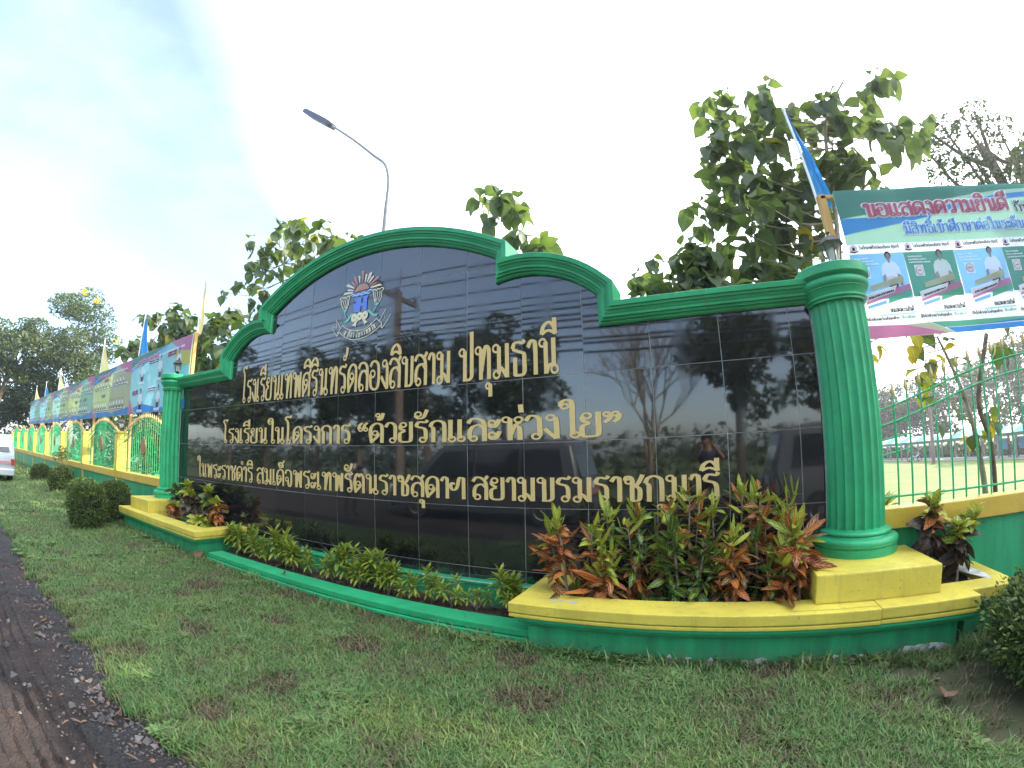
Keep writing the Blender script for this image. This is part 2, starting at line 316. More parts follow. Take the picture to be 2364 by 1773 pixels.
EMB={'rays':[[(-4.039,3.125),(-3.974,3.17),(-3.741,3.14),(-3.738,3.111)],[(-3.915,3.219),(-3.872,3.225),(-3.731,3.181),(-3.731,3.155),(-3.883,3.187)],[(-3.958,3.332),(-3.886,3.349),(-3.702,3.225),(-3.706,3.202),(-3.926,3.295)],[(-3.814,3.389),(-3.75,3.363),(-3.657,3.261),(-3.67,3.241),(-3.793,3.337)],[(-3.757,3.488),(-3.679,3.471),(-3.607,3.286),(-3.628,3.273),(-3.733,3.412)],[(-3.623,3.464),(-3.593,3.473),(-3.557,3.443),(-3.551,3.314),(-3.572,3.305)],[(-3.535,3.556),(-3.489,3.569),(-3.449,3.536),(-3.471,3.314),(-3.496,3.319)],[(-3.42,3.465),(-3.385,3.472),(-3.361,3.446),(-3.397,3.298),(-3.426,3.304)],[(-3.319,3.459),(-3.233,3.486),(-3.237,3.417),(-3.344,3.275),(-3.374,3.287)],[(-3.239,3.372),(-3.177,3.381),(-3.174,3.346),(-3.298,3.242),(-3.325,3.259)],[(-3.097,3.346),(-3.013,3.336),(-3.051,3.291),(-3.259,3.2),(-3.282,3.222)],[(-3.128,3.228),(-3.07,3.227),(-3.091,3.198),(-3.241,3.156),(-3.257,3.177)],[(-3.254,3.148),(-3.013,3.17),(-2.935,3.126),(-3.245,3.123)]],'sun':[(-3.691,3.118),(-3.67,3.177),(-3.617,3.236),(-3.531,3.263),(-3.429,3.259),(-3.339,3.217),(-3.29,3.155),(-3.288,3.127),(-3.416,3.125),(-3.562,3.126)],'w1':[(-3.81,3.073),(-3.721,3.084),(-3.657,3.048),(-3.585,3.068),(-3.51,3.047),(-3.44,3.073),(-3.352,3.05),(-3.269,3.084),(-3.184,3.066)],'w2':[(-3.747,3.049),(-3.672,3.046),(-3.596,3.025),(-3.539,3.042),(-3.464,3.021),(-3.379,3.038),(-3.292,3.021),(-3.244,3.039)],'m':[[(-3.667,2.999),(-3.496,2.982),(-3.465,2.954),(-3.478,2.939),(-3.477,2.855),(-3.426,2.84),(-3.429,2.958),(-3.453,2.985),(-3.301,2.989),(-3.293,2.948),(-3.32,2.937),(-3.32,2.693),(-3.304,2.669),(-3.418,2.667),(-3.413,2.699),(-3.427,2.779),(-3.486,2.79),(-3.503,2.66),(-3.689,2.687),(-3.671,2.734),(-3.707,2.87),(-3.631,2.862),(-3.628,2.906),(-3.668,2.937)]],'fl':[[(-3.981,2.801),(-4.046,2.905),(-4.074,3.015),(-4.095,3.06),(-4.041,3.073),(-3.999,3.047),(-3.97,3.064),(-3.913,3.036),(-3.886,3.071),(-3.823,3.053),(-3.84,2.993),(-3.851,2.88),(-3.894,2.785)],[(-4.029,3.029),(-3.994,2.93),(-3.919,2.801)],[(-3.966,3.029),(-3.923,2.917),(-3.912,2.811)],[(-3.897,3.027),(-3.878,2.919),(-3.897,2.809)],[(-3.105,2.786),(-3.135,2.901),(-3.169,3.052),(-3.128,3.066),(-3.085,3.04),(-3.046,3.071),(-3.003,3.052),(-2.951,3.074),(-2.894,3.04),(-2.938,2.994),(-2.948,2.865),(-2.996,2.787)],[(-3.124,3.021),(-3.102,2.917),(-3.086,2.804)],[(-3.055,3.018),(-3.048,2.928),(-3.079,2.803)],[(-2.981,3.025),(-2.993,2.917),(-3.025,2.814)]],'gr':[[(-3.996,2.804),(-3.878,2.771),(-3.911,2.72),(-3.958,2.728)],[(-3.977,2.533),(-3.907,2.528),(-3.809,2.612),(-3.739,2.667),(-3.671,2.65),(-3.734,2.611),(-3.815,2.513),(-3.905,2.499)],[(-3.117,2.76),(-3.064,2.789),(-2.988,2.764),(-3.031,2.718),(-3.072,2.714)],[(-3.318,2.66),(-3.234,2.667),(-3.145,2.586),(-3.087,2.544),(-2.995,2.55),(-3.042,2.494),(-3.125,2.508),(-3.198,2.563)]],'gs':[[(-3.942,2.726),(-3.903,2.639),(-3.86,2.593)],[(-3.058,2.712),(-3.095,2.653),(-3.139,2.602)]],'bow':[[(-3.648,2.563),(-3.648,2.562)],[(-3.496,2.57),(-3.495,2.569)],[(-3.352,2.568),(-3.352,2.567)]],'tail':[[(-3.591,2.498),(-3.535,2.522),(-3.477,2.517),(-3.572,2.451),(-3.594,2.361),(-3.633,2.389),(-3.704,2.406),(-3.646,2.452)],[(-3.448,2.518),(-3.376,2.512),(-3.3,2.44),(-3.266,2.412),(-3.325,2.4),(-3.353,2.367),(-3.378,2.441)]],'scr':[[(-3.969,2.448),(-3.863,2.375),(-3.723,2.315),(-3.558,2.28),(-3.4,2.277),(-3.249,2.313),(-3.13,2.385),(-3.039,2.445)],[(-4.058,2.327),(-3.925,2.219),(-3.752,2.134),(-3.573,2.101),(-3.387,2.104),(-3.222,2.139),(-3.076,2.202),(-2.947,2.277),(-2.898,2.338)],[(-3.969,2.448),(-4.083,2.342)],[(-3.039,2.445),(-2.898,2.338)],[(-4.043,2.42),(-4.181,2.619),(-4.143,2.43),(-4.286,2.481),(-4.254,2.402),(-4.104,2.233),(-4.097,2.333)],[(-4.083,2.342),(-4.104,2.233),(-4.058,2.327)],[(-2.948,2.393),(-2.807,2.608),(-2.831,2.427),(-2.672,2.484),(-2.779,2.335),(-2.884,2.231),(-2.941,2.292)],[(-2.898,2.338),(-2.884,2.231)]],'txt':[(-3.961,2.279),(-3.864,2.215),(-3.651,2.158),(-3.504,2.137),(-3.336,2.166),(-3.199,2.199),(-3.014,2.282)]}

# ---------------------------------------------------------------- Thai lettering drawn as pen strokes
# per glyph: advance; strokes S = smooth curve, L = straight, O = ring (cx, cy, r). Units: 100 = body height
GL = {
'ร': '52;S 48,104 40,94 26,97 15,94 7,77;S 6,78 18,72 34,66 41,54 42,34 42,14;O 32,12,11',
'โ': '46;S 40,166 32,155 20,161 8,158 2,146;S 2,147 12,138 19,124 21,100 21,60 21,14;O 27,12,11',
'เ': '32;L 11,100 11,14;O 16,12,11', 'แ': '62;L 11,100 11,14;O 16,12,11;L 41,100 41,14;O 46,12,11',
'ใ': '48;O 15,130,10;S 5,130 6,146 18,156 31,150 34,130 34,100 34,14;O 40,12,11',
'ง': '44;O 22,87,11;S 33,88 36,70 37,40 37,0;L 36,1 20,22;L 20,22 5,44',
'ย': '62;O 22,86,11;S 12,84 13,68 30,57;S 30,56 12,46 9,28 12,8 28,3 46,6 51,20 51,60 51,100',
'น': '66;O 16,88,11;L 26,90 26,0;S 28,6 34,20 46,26 54,22;L 52,100 52,20;O 54,11,11',
'ท': '66;O 16,88,11;L 26,92 26,0;S 28,24 36,70 44,98 54,92 56,74 56,0',
'พ': '70;O 15,88,11;L 25,92 26,0;L 28,2 42,88;L 42,88 56,2;L 58,0 60,100',
'ม': '68;O 16,88,11;L 27,92 27,12;O 18,11,11;S 28,34 40,24 54,3;L 56,100 56,0',
'ค': '66;S 15,0 12,24 10,56 16,84 34,99 52,90 56,68 56,0;O 31,57,11;S 41,52 36,36 17,12',
'ด': '66;S 15,0 10,28 8,58 15,86 34,99 52,90 56,68 56,0;O 28,50,11;S 39,50 38,34 18,10',
'ต': '66;S 15,0 10,28 8,58 14,88 24,99 33,86 42,99 53,88 56,66 56,0;O 28,50,11;S 39,50 38,34 18,10',
'ศ': '66;S 15,0 12,24 10,56 16,82 34,93 52,84 56,66 56,0;O 31,55,11;S 41,50 36,34 17,12;S 46,84 56,92 64,108',
'ล': '64;S 5,80 16,97 34,99 50,88 55,66 55,0;S 54,56 40,70 20,64 11,42 11,12;O 22,12,11',
'ส': '64;S 5,80 16,97 32,98 48,86 55,64 55,0;S 54,54 40,68 20,62 11,42 11,12;O 22,12,11;S 44,84 52,92 62,106',
'ก': '62;L 6,70 20,66;L 16,64 16,0;S 6,71 12,90 30,99 48,90 53,70 53,0',
'า': '38;S 4,80 14,97 24,96 29,82 29,0',
'บ': '62;O 15,88,11;L 26,92 26,2;S 18,3 34,3 44,4 52,12 53,24;L 53,100 53,22',
'ป': '62;O 15,88,11;L 26,92 26,2;S 18,3 34,3 44,4 52,12 53,24;L 53,150 53,22',
'ข': '58;S 16,76 8,82 10,96 20,98 27,86 24,70 24,2;S 16,3 32,3 42,4 49,12 50,24;L 50,100 50,22',
'ษ': '68;O 15,88,11;L 26,92 26,2;S 18,3 34,3 44,4 52,12 53,24;L 53,100 53,22;O 38,48,9;S 46,50 56,54 66,66',
'ธ': '58;S 50,104 42,95 28,99 14,95 8,80;S 7,80 20,74 38,68 48,62 49,40 49,14 40,3 14,3;L 17,54 17,2',
'ว': '50;S 4,78 14,97 28,98 40,86 42,66 42,14;O 32,12,11',
'ช': '62;O 17,80,9;S 8,84 12,98 24,96 29,80 28,50 28,4;S 22,3 36,3 48,8 51,24 50,50 38,62;S 34,58 48,76 60,106',
'จ': '60;S 6,76 14,95 30,99 46,88 50,64 49,20 42,3 32,5 28,20 27,36;O 18,44,11',
'ห': '66;O 15,88,11;L 26,92 26,0;S 28,24 36,50 46,64;O 50,86,11;S 56,76 44,66 42,62 52,52 54,36 54,0',
'อ': '62;S 8,82 18,97 34,99 50,86 54,56 52,18 42,4 26,3 12,14 9,44;O 21,56,12;S 10,56 8,40 10,26',
'ฯ': '66;S 22,68 10,72 5,58 12,42 24,44 32,60 38,92 46,98;L 38,96 58,96;L 56,97 56,0',
'ะ': '40;O 14,78,10;S 5,72 14,60 26,64 36,92;O 14,26,10;S 5,20 14,8 26,12 36,40',
'ำ': '38;O -10,126,9;S 4,80 14,97 24,96 29,82 29,0',
'ฑ': '66;O 16,88,11;L 26,92 26,0;S 28,24 34,70 40,98 47,86 54,97 56,80 56,0', 'ฒ': '70;O 12,88,9;L 22,92 22,8;O 14,8,9;S 24,20 34,60 40,90 48,60 50,20;L 60,100 60,0',
'“': '46;O 12,70,8;S 4,72 8,92 20,104;O 34,70,8;S 26,72 30,92 42,104', '”': '46;O 10,88,8;S 18,88 16,70 4,56;O 32,88,8;S 40,88 38,70 26,56',
' ': '40', '2': '50;S 8,80 20,98 40,90 38,60 8,4;L 8,4 44,4', '5': '50;L 42,98 14,98;L 14,98 10,58;S 10,58 30,64 42,40 30,6 8,10', '6': '50;S 40,92 16,80 8,40 14,8 34,6 42,30 30,50 10,36', '3': '50;S 8,88 28,100 40,80 20,54;S 20,54 44,46 36,6 8,12',
}
UP = {  # marks above / below; drawn left of the pen position
'ิ': 'S -52,112 -46,134 -28,146 -12,134 -6,110;S -52,113 -30,122 -6,112', 'ี': 'S -52,112 -46,134 -28,146 -12,134 -6,110;S -52,113 -30,122 -6,112;L -8,110 -8,158',
'ึ': 'S -52,112 -46,134 -28,146 -12,134 -6,110;S -52,113 -30,122 -6,112;O -8,146,8', 'ั': 'O -38,134,11;S -49,128 -36,114 -18,120 -6,154',
'็': 'O -34,118,8;S -42,122 -44,138 -30,142;S -30,142 -18,132 -14,118 -26,112;S -30,142 -14,140 -4,156', '์': 'O -16,128,8;S -9,132 -4,144 -2,166',
'่': 'L -10,150 -8,116', '้': 'O -28,140,8;S -20,136 -22,124 -30,116;S -30,116 -14,120 -6,150', 'ุ': 'O -14,-20,8;L -6,-14 -6,-52', 'ฺ': 'O -20,-20,5'}
def _parse(s):
    r = []
    for t in s.split(';'):
        t = t.strip()
        if not t: continue
        k, q = t[0], t[1:].strip()
        if k == 'O': r.append(('O', [float(v) for v in q.split(',')]))
        else: r.append((k, [tuple(float(v) for v in p.split(',')) for p in q.split()]))
    return r
GLP = {k: (float(v.split(';')[0]), _parse(';'.join(v.split(';')[1:]))) for k, v in GL.items()}
UPP = {k: _parse(v) for k, v in UP.items()}
def ribbon(pts, thick, thin, const=None, closed=False, extra=0.0, k=7):
    """flat pen stroke: list of left/right pairs"""
    n = len(pts); o = []
    for i, p in enumerate(pts):
        a_ = pts[i - 1] if (i > 0 or closed) else pts[i]; b_ = pts[(i + 1) % n] if (i < n - 1 or closed) else pts[i]
        d = Vector((b_[0] - a_[0], b_[1] - a_[1]))
        if d.length < 1e-9: d = Vector((0, 1))
        d.normalize(); wd = const if const else thin + (thick - thin) * abs(d.y) ** 1.6
        wd = wd / 2 + extra; nrm = Vector((-d.y, d.x))
        o.append(((p[0] + nrm.x * wd, p[1] + nrm.y * wd), (p[0] - nrm.x * wd, p[1] - nrm.y * wd)))
    return o
def glyph_ribbons(strokes, thick=17, thin=8.5, extra=0.0, seg=6):
    R = []
    for k, d in strokes:
        if k == 'O':
            cx, cy, r = d; pts = [(cx + r * math.cos(2 * PI * i / 14), cy + r * math.sin(2 * PI * i / 14)) for i in range(14)]
            R.append((ribbon(pts, 0, 0, const=thin * 0.95, closed=True, extra=extra), True))
        else:
            P = [Vector((x, y, 0)) for x, y in d]
            if k == 'S': P = cr_spline(P, seg)
            if extra and k != 'O':   # outline: lengthen the ends too
                a_ = (P[0] - P[1]).normalized() * extra; b_ = (P[-1] - P[-2]).normalized() * extra; P = [P[0] + a_] + P[1:-1] + [P[-1] + b_]
            R.append((ribbon([(p.x, p.y) for p in P], thick, thin, extra=extra), False))
    return R
def ribbons_to(mb, R, fn, mi=0, y0=0.0):
    """fn(x, y, depth) -> point; each stroke and each step sits a hair proud of the last, so no faces share a plane"""
    yy = y0
    for rb, closed in R:
        vs = []
        for i, (l_, r_) in enumerate(rb):
            yy -= 2e-5
            vs += [fn(l_[0], l_[1], yy), fn(r_[0], r_[1], yy)]
        n = len(rb); fs = [(2 * i, 2 * i + 1, 2 * i + 3, 2 * i + 2) for i in range(n - 1)]
        if closed: fs.append((2 * n - 2, 2 * n - 1, 1, 0))
        mb.add(vs, fs, mi); yy -= 3e-4
    return yy
def layout(text):
    """[(char, x, y-shift)], total advance"""
    x = 0; o = []; tall = 0; stack = 0
    for ch in text:
        if ch in GLP: o.append((ch, x, 0)); x += GLP[ch][0]; stack = 0
        elif ch in UPP:
            if ch in 'ฺุ': o.append((ch, x, 0))
            else: o.append((ch, x, 36 * stack)); stack += 1
    return o, x
def text_into(mb, text, x0, x1, z0, h, fn3, mi=0, y0=0.0, extra=0.0, thick=17, thin=8.5, seg=4):
    L, adv = layout(text); sx = (x1 - x0) / adv; sz = h / 100; y = y0
    for ch, x, dy in L:
        st = GLP[ch][1] if ch in GLP else UPP[ch]
        if not st: continue
        R = glyph_ribbons(st, thick, thin, extra, seg)
        y = min(y, ribbons_to(mb, R, lambda a_, b_, c_: fn3(x0 + (x + a_) * sx, z0 + (b_ + dy) * sz, c_), mi, y))
        y = y0 - (y0 - y) % 0.0006
    return y

# ---------------------------------------------------------------- ground, road
def gz(x, y):
    return G
ground_m = mat('ground_earth', (0.035, 0.05, 0.018), 0.95, col2=(0.075, 0.10, 0.030), vscale=0.9, bump=0.5, bscale=12)
b = MB(); b.add([(-900, -1200, G - 2.6), (900, -1200, G - 2.6), (900, 1200, G - 2.6), (-900, 1200, G - 2.6)], [(0, 1, 2, 3)])
tag(b.build('ground', ground_m), kind='structure')
field_m = mat('school_field_turf', (0.070, 0.115, 0.010), 0.95, col2=(0.135, 0.175, 0.020), vscale=0.5, bump=0.4, bscale=6)
b = MB(); b.add([(x, y, z) for y, z in ((.25, G - .1), (3, G - .2), (14, G - 1.2), (40, -4.95), (140, -5.05)) for x in (-110, 110)], [(2 * i, 2 * i + 1, 2 * i + 3, 2 * i + 2) for i in range(4)])
tag(b.build('school_field', field_m), kind='structure')
far_m = mat('far_meadow', (0.05, 0.075, 0.02), 0.95, col2=(0.10, 0.13, 0.035), vscale=0.3)
b = MB(); b.add([(-300, -300, G - .06), (300, -300, G - .06), (300, -16.5, G - .06), (-300, -16.5, G - .06)], [(0, 1, 2, 3)])
tag(b.build('roadside_meadow', far_m), kind='structure')
lawn_m = mat('lawn_soil', (0.035, 0.045, 0.016), 0.95, col2=(0.075, 0.075, 0.032), vscale=2.5, bump=0.9, bscale=40)
def edgeY(x):   # where the lawn gives way to the road
    return -4.9 + 0.16 * noise.noise(Vector((x * 1.3, 2, 0))) + 0.13 * noise.noise(Vector((x * 4.1, 7, 0))) + .05 * noise.noise(Vector((x * 11, 9, 0))) - (0.10 if x > -3 else 0)
b = MB(); xs = [-64 + i * 1.0 for i in range(50)] + [-14 + i * .12 for i in range(200)]
xs = [x for x in xs if x < 10] + [10, 14]
rows = 14
for x in xs:
    for j in range(rows + 1):
        y = edgeY(x) + (0.3 - edgeY(x)) * j / rows
        z = G + .012 * noise.noise(Vector((x * 1.5, y * 1.5, 0))) + (0.0 if j else -.03)
        b.v.append((x, y, z))
n = rows + 1
for i in range(len(xs) - 1):
    for j in range(rows): b.f.append((i * n + j, (i + 1) * n + j, (i + 1) * n + j + 1, i * n + j + 1)); b.m.append(0)
tag(b.build('lawn', lawn_m, smooth=180), kind='structure')
# dirt road with tyre ruts and a ragged strip of old asphalt along the lawn
def roadmat():
    m = bpy.data.materials.new('muddy_road'); m.use_nodes = True
    n = m.node_tree.nodes; l = m.node_tree.links; b = n['Principled BSDF']
    g = n.new('ShaderNodeNewGeometry'); at = n.new('ShaderNodeAttribute'); at.attribute_name = 'asphalt'
    t = n.new('ShaderNodeTexNoise'); t.inputs['Scale'].default_value = 5; t.inputs['Detail'].default_value = 9; t.inputs['Roughness'].default_value = .7; l.new(g.outputs['Position'], t.inputs['Vector'])
    r = n.new('ShaderNodeValToRGB'); r.color_ramp.elements[0].position = .3; r.color_ramp.elements[1].position = .72
    r.color_ramp.elements[0].color = (0.009, 0.006, 0.005, 1); r.color_ramp.elements[1].color = (0.052, 0.030, 0.021, 1); l.new(t.outputs[0], r.inputs[0])
    v = n.new('ShaderNodeTexVoronoi'); v.inputs['Scale'].default_value = 75; l.new(g.outputs['Position'], v.inputs['Vector'])
    r2 = n.new('ShaderNodeValToRGB'); r2.color_ramp.elements[0].position = .2; r2.color_ramp.elements[1].position = .9
    r2.color_ramp.elements[0].color = (0.006, 0.005, 0.005, 1); r2.color_ramp.elements[1].color = (0.040, 0.031, 0.027, 1); l.new(v.outputs['Color'], r2.inputs[0])
    mx = n.new('ShaderNodeMix'); mx.data_type = 'RGBA'; l.new(at.outputs['Fac'], mx.inputs[0]); l.new(r.outputs[0], mx.inputs[6]); l.new(r2.outputs[0], mx.inputs[7]); l.new(mx.outputs[2], b.inputs['Base Color'])
    b.inputs['Roughness'].default_value = .78
    bu = n.new('ShaderNodeBump'); bu.inputs['Strength'].default_value = 1; bu.inputs['Distance'].default_value = .03
    t2 = n.new('ShaderNodeTexNoise'); t2.inputs['Scale'].default_value = 55; t2.inputs['Detail'].default_value = 8; l.new(g.outputs['Position'], t2.inputs['Vector']); l.new(t2.outputs[0], bu.inputs['Height']); l.new(bu.outputs[0], b.inputs['Normal'])
    return m
b = MB(); asph = []
xs = [-64 + i * .8 for i in range(66)] + [-11.1 + i * .035 for i in range(330)] + [0.6 + i for i in range(16)]
ys = [-16.6 + i * .6 for i in range(16)] + [-6.95 + i * .03 for i in range(15)] + [-6.5 + i * .018 for i in range(50)] + [-5.6 + i * .03 for i in range(29)]
for x in xs:
    for y in ys:
        e_ = edgeY(x)
        z = G - .035 + .03 * noise.noise(Vector((x * .9, y * 1.1, 3))) + .018 * noise.noise(Vector((x * 3, y * 3.4, 5))) + .008 * noise.noise(Vector((x * 11, y * 11, 1)))
        for c in (-6.02, -9.2):      # wheel tracks: a shallow trough with tread ribs
            d = (y - c - .05 * math.sin(x * .4))
            if abs(d) < .42:
                f_ = (1 - (d / .42) ** 2)
                z -= .09 * f_
                z += .055 * f_ * max(.35, .5 + 1.4 * noise.noise(Vector((x * 1.7, y * 3, 4)))) * (1 if math.sin(d * 44) > 0 else -1) * (0.6 + .4 * noise.noise(Vector((x * 2, y * 2, 9))))
                z += .016 * f_ * max(0, .4 + 1.5 * noise.noise(Vector((x * 2.3, y * 3, 6)))) * (1 if math.sin(x * 22 + abs(d) * 14) > .3 else 0)
            elif abs(d) < .6: z += .022 * (1 - (abs(d) - .42) / .18)
        a_ = noise.noise(Vector((x * .8, y * 1.2, 11))) * .9 + noise.noise(Vector((x * 3.2, y * 3.5, 14))) * .3
        s_ = max(0, min(1, (a_ * 1.9 + .62 - (e_ - y) * 1.4) * 5)) if y < e_ else 1
        if y < -9.8 or y < -7.2: s_ = max(0, min(1, a_ * 2))
        z += .032 * s_ + .010 * noise.noise(Vector((x * 19, y * 19, 2)))
        if y > e_ - .02: z = G - .05
        b.v.append((x, y, z)); asph.append(s_)
n = len(ys)
for i in range(len(xs) - 1):
    for j in range(n - 1): b.f.append((i * n + j, (i + 1) * n + j, (i + 1) * n + j + 1, i * n + j + 1)); b.m.append(0)
ro = b.build('dirt_road', roadmat(), smooth=180)
at = ro.data.attributes.new('asphalt', 'FLOAT', 'POINT'); at.data.foreach_set('value', asph)
tag(ro, kind='structure')

# ---------------------------------------------------------------- the sign
XC = -3.44
def arc(cx, cz, r, a0, a1, n):
    return [(cx + r * math.sin(math.radians(a0 + (a1 - a0) * i / n)), cz + r * math.cos(math.radians(a0 + (a1 - a0) * i / n))) for i in range(n + 1)]
r1 = 6.10; main = []
e1 = math.degrees(math.asin(3.02 / r1))
half = arc(0, 3.92 - r1, r1, 0, e1, 16)
half += arc(3.45, .95, 1.76, -math.degrees(math.asin(.43 / 1.76)), math.degrees(math.asin(1.27 / 1.76)), 12)
half += [(4.72, 1.69), (7.98, 1.69)]
inner = [(XC - x, z) for x, z in reversed(half[1:])] + [(XC + x, z) for x, z in half]
def offset_path(P, d):
    o = []
    for i, p in enumerate(P):
        a_ = Vector(P[max(i - 1, 0)]); b_ = Vector(p); c_ = Vector(P[min(i + 1, len(P) - 1)])
        d1 = (b_ - a_) if i else (c_ - b_); d2 = (c_ - b_) if i < len(P) - 1 else d1
        d1.normalize(); d2.normalize(); n1 = Vector((-d1.y, d1.x)); n2 = Vector((-d2.y, d2.x))
        m_ = (n1 + n2).normalized(); k = 1 / max(.45, m_.dot(n1)); o.append((b_.x + m_.x * d * k, b_.y + m_.y * d * k))
    return o
sign = empty('school_sign', (XC, 0, G), 'long black granite sign with gold Thai lettering, arched green frame and fluted columns', 'sign')
prof = [(-.01, .0), (-.01, -.05), (.012, -.075), (.035, -.08), (.04, -.12), (.075, -.135), (.08, -.165), (.115, -.17), (.135, -.19), (.165, -.2), (.17, -.225), (.205, -.235), (.21, -.262), (.28, -.275), (.285, -.27), (.285, .34), (.0, .34)]
b = MB(); rows_ = [offset_path(inner, p[0]) for p in prof]; n = len(inner)
for (q, y), row in zip(prof, rows_):
    for x, z in row: b.v.append((x, y, z))
for j in range(len(prof) - 1):
    for i in range(n - 1): b.f.append((j * n + i, j * n + i + 1, (j + 1) * n + i + 1, (j + 1) * n + i)); b.m.append(0)
b.build('frame', M['green2'], sign, smooth=28, fix=True)
outl = offset_path(inner, .10)
b = MB(); poly = [(outl[0][0], -2.72)] + outl + [(outl[-1][0], -2.72)]
b.prism(poly, .022, .33, 0); b.build('backing_wall', M['green'], sign, fix=True)
b = MB(); poly = [(outl[0][0] + .02, -2.5)] + offset_path(inner, .05) + [(outl[-1][0] - .02, -2.5)]
b.prism(poly, .006, .020, 0); b.build('grout_bed', M['grout'], sign, fix=True)
# granite tiles clipped to the arch
def clip(poly, ax, v, keep_gt):
    o = []
    for i, p in enumerate(poly):
        q = poly[(i + 1) % len(poly)]
        ip = (p[ax] > v) == keep_gt; iq = (q[ax] > v) == keep_gt
        if ip: o.append(p)
        if ip != iq:
            t = (v - p[ax]) / (q[ax] - p[ax]); o.append((p[0] + (q[0] - p[0]) * t, p[1] + (q[1] - p[1]) * t))
    return o
_o = offset_path(inner, .02); board = [(XC - 7.745, -2.45), (XC - 7.745, _o[0][1])] + _o[1:-1] + [(XC + 7.755, _o[-1][1]), (XC + 7.755, -2.45)]
rnd = random.Random(5)
for ix in range(-12, 5):
    for iz in range(-3, 4):
        x0, x1, z0, z1 = ix + .0045, ix + .9955, iz + .0045, iz + .9955
        P = board
        for ax, v, g_ in ((0, x0, True), (0, x1, False), (1, z0, True), (1, z1, False)):
            P = clip(P, ax, v, g_)
            if not P: break
        if len(P) < 3: continue
        xs_ = [p[0] for p in P]; zs_ = [p[1] for p in P]
        if (max(xs_) - min(xs_)) < .03 or (max(zs_) - min(zs_)) < .03: continue
        Q = []
        for p in P:
            if not Q or (Vector(p) - Vector(Q[-1])).length > 1e-4: Q.append(p)
        cx, cz = (min(xs_) + max(xs_)) / 2, (min(zs_) + max(zs_)) / 2
        b = MB(); b.prism([(x, z) for x, z in Q], 0.0, .012)
        o = b.build('tile', M['granite'], sign, loc=(cx, 0, cz), fix=True)
        o.rotation_euler = (math.radians(rnd.gauss(0, .12)), 0, math.radians(rnd.gauss(0, .12)))
# letters
GMESH = {}
def glyph_mesh(ch):
    if ch in GMESH: return GMESH[ch]
    b = MB(); st = GLP[ch][1] if ch in GLP else UPP[ch]
    yy = ribbons_to(b, glyph_ribbons(st, 14.5, 7.5, seg=8), lambda x, z, y: (x / 100, y, z / 100), 0, 0.0)
    GMESH[ch] = b.mesh('letter', M['gold']); return GMESH[ch]
def sign_text(text, x0, x1, z0, h):
    L, adv = layout(text); sx = (x1 - x0) / adv * 100
    for k, (ch, x, dy) in enumerate(L):
        st = GLP[ch][1] if ch in GLP else UPP[ch]
        if not st: continue
        inst('letter', glyph_mesh(ch), sign, (x0 + x * sx / 100 - XC, -.012 - .0004 * (k % 3), z0 + dy * h / 100 - G), (0, 0, 0), (sx, 1, h))
sign_text('โรงเรียนเทพศิรินทร์คลองสิบสาม', -7.60, -1.30, 1.045, .555)
sign_text('ปทุมธานี', -1.16, .60, 1.045, .555)
sign_text('โรงเรียนในโครงการ', -8.45, -3.60, .045, .365)
sign_text('“ด้วยรักและห่วงใย”', -3.42, 1.53, .05, .365)
sign_text('ในพระราชดำริ', -9.90, -6.95, -.895, .36)
sign_text('สมเด็จพระเทพรัตนราชสุดาฯ', -6.80, -1.02, -.895, .36)
sign_text('สยามบรมราชกุมารี', -.92, 2.87, -.89, .36)
# emblem
MC = {k: mat('emblem_' + k, c, .45) for k, c in dict(rose=(.42, .20, .15), pale=(.62, .56, .48), cream=(.68, .62, .42), blue=(.10, .20, .62), sky=(.26, .42, .75), teal=(.16, .45, .38), dark=(.05, .05, .05)).items()}
def flat(mb, poly, y, mi=0): mb.add([(x, y, z) for x, z in poly], [tuple(range(len(poly)))], mi)
def line(mb, pts, wd, y, mi=0, smooth=True):
    P = [Vector((x, z, 0)) for x, z in pts]
    if smooth: P = cr_spline(P, 5)
    ribbons_to(mb, [(ribbon([(p.x, p.y) for p in P], 0, 0, const=wd), False)], lambda x, z, yy: (x, yy, z), mi, y)
def disc(mb, c, r, y, mi=0, n=16): flat(mb, [(c[0] + r * math.cos(2 * PI * i / n), c[1] + r * math.sin(2 * PI * i / n)) for i in range(n)], y, mi)
for i, r_ in enumerate(EMB['rays']):
    b = MB(); flat(b, r_, -.012); b.build('sun_ray', MC[('cream', 'pale', 'pale', 'rose', 'rose', 'pale', 'rose', 'pale', 'pale', 'pale', 'rose', 'rose', 'cream')[i]], sign)
b = MB(); flat(b, EMB['sun'], -.0125); b.build('emblem_sun', MC['rose'], sign)
b = MB(); line(b, EMB['w1'], .03, -.014); line(b, EMB['w2'], .03, -.016); b.build('emblem_waves', MC['sky'], sign)
b = MB(); flat(b, EMB['m'][0], -.0125); b.build('emblem_monogram', MC['blue'], sign)
for part in (EMB['fl'][:4], EMB['fl'][4:]):
    b = MB()
    for k, l_ in enumerate(part): line(b, l_, .02 if k == 0 else .013, -.0125 - k * .0012)
    b.build('emblem_flower', MC['cream'], sign)
b = MB()
for k, l_ in enumerate(EMB['gr']): flat(b, l_, -.0125 - k * .001)
for k, l_ in enumerate(EMB['gs']): line(b, l_, .018, -.018 - k * .001)
b.build('emblem_leaves', MC['teal'], sign)
b = MB()
for k, l_ in enumerate(EMB['bow']): disc(b, l_[0], .088, -.019 - k * .0008, 0); disc(b, l_[0], .018, -.0225, 1)
for k, l_ in enumerate(EMB['tail']): flat(b, l_, -.0135 - k * .001)
b.build('emblem_bow', [MC['cream'], MC['dark']], sign)
b = MB()
for k, l_ in enumerate(EMB['scr']): line(b, l_, .013, -.0125 - k * .0008, 0, smooth=k < 2)
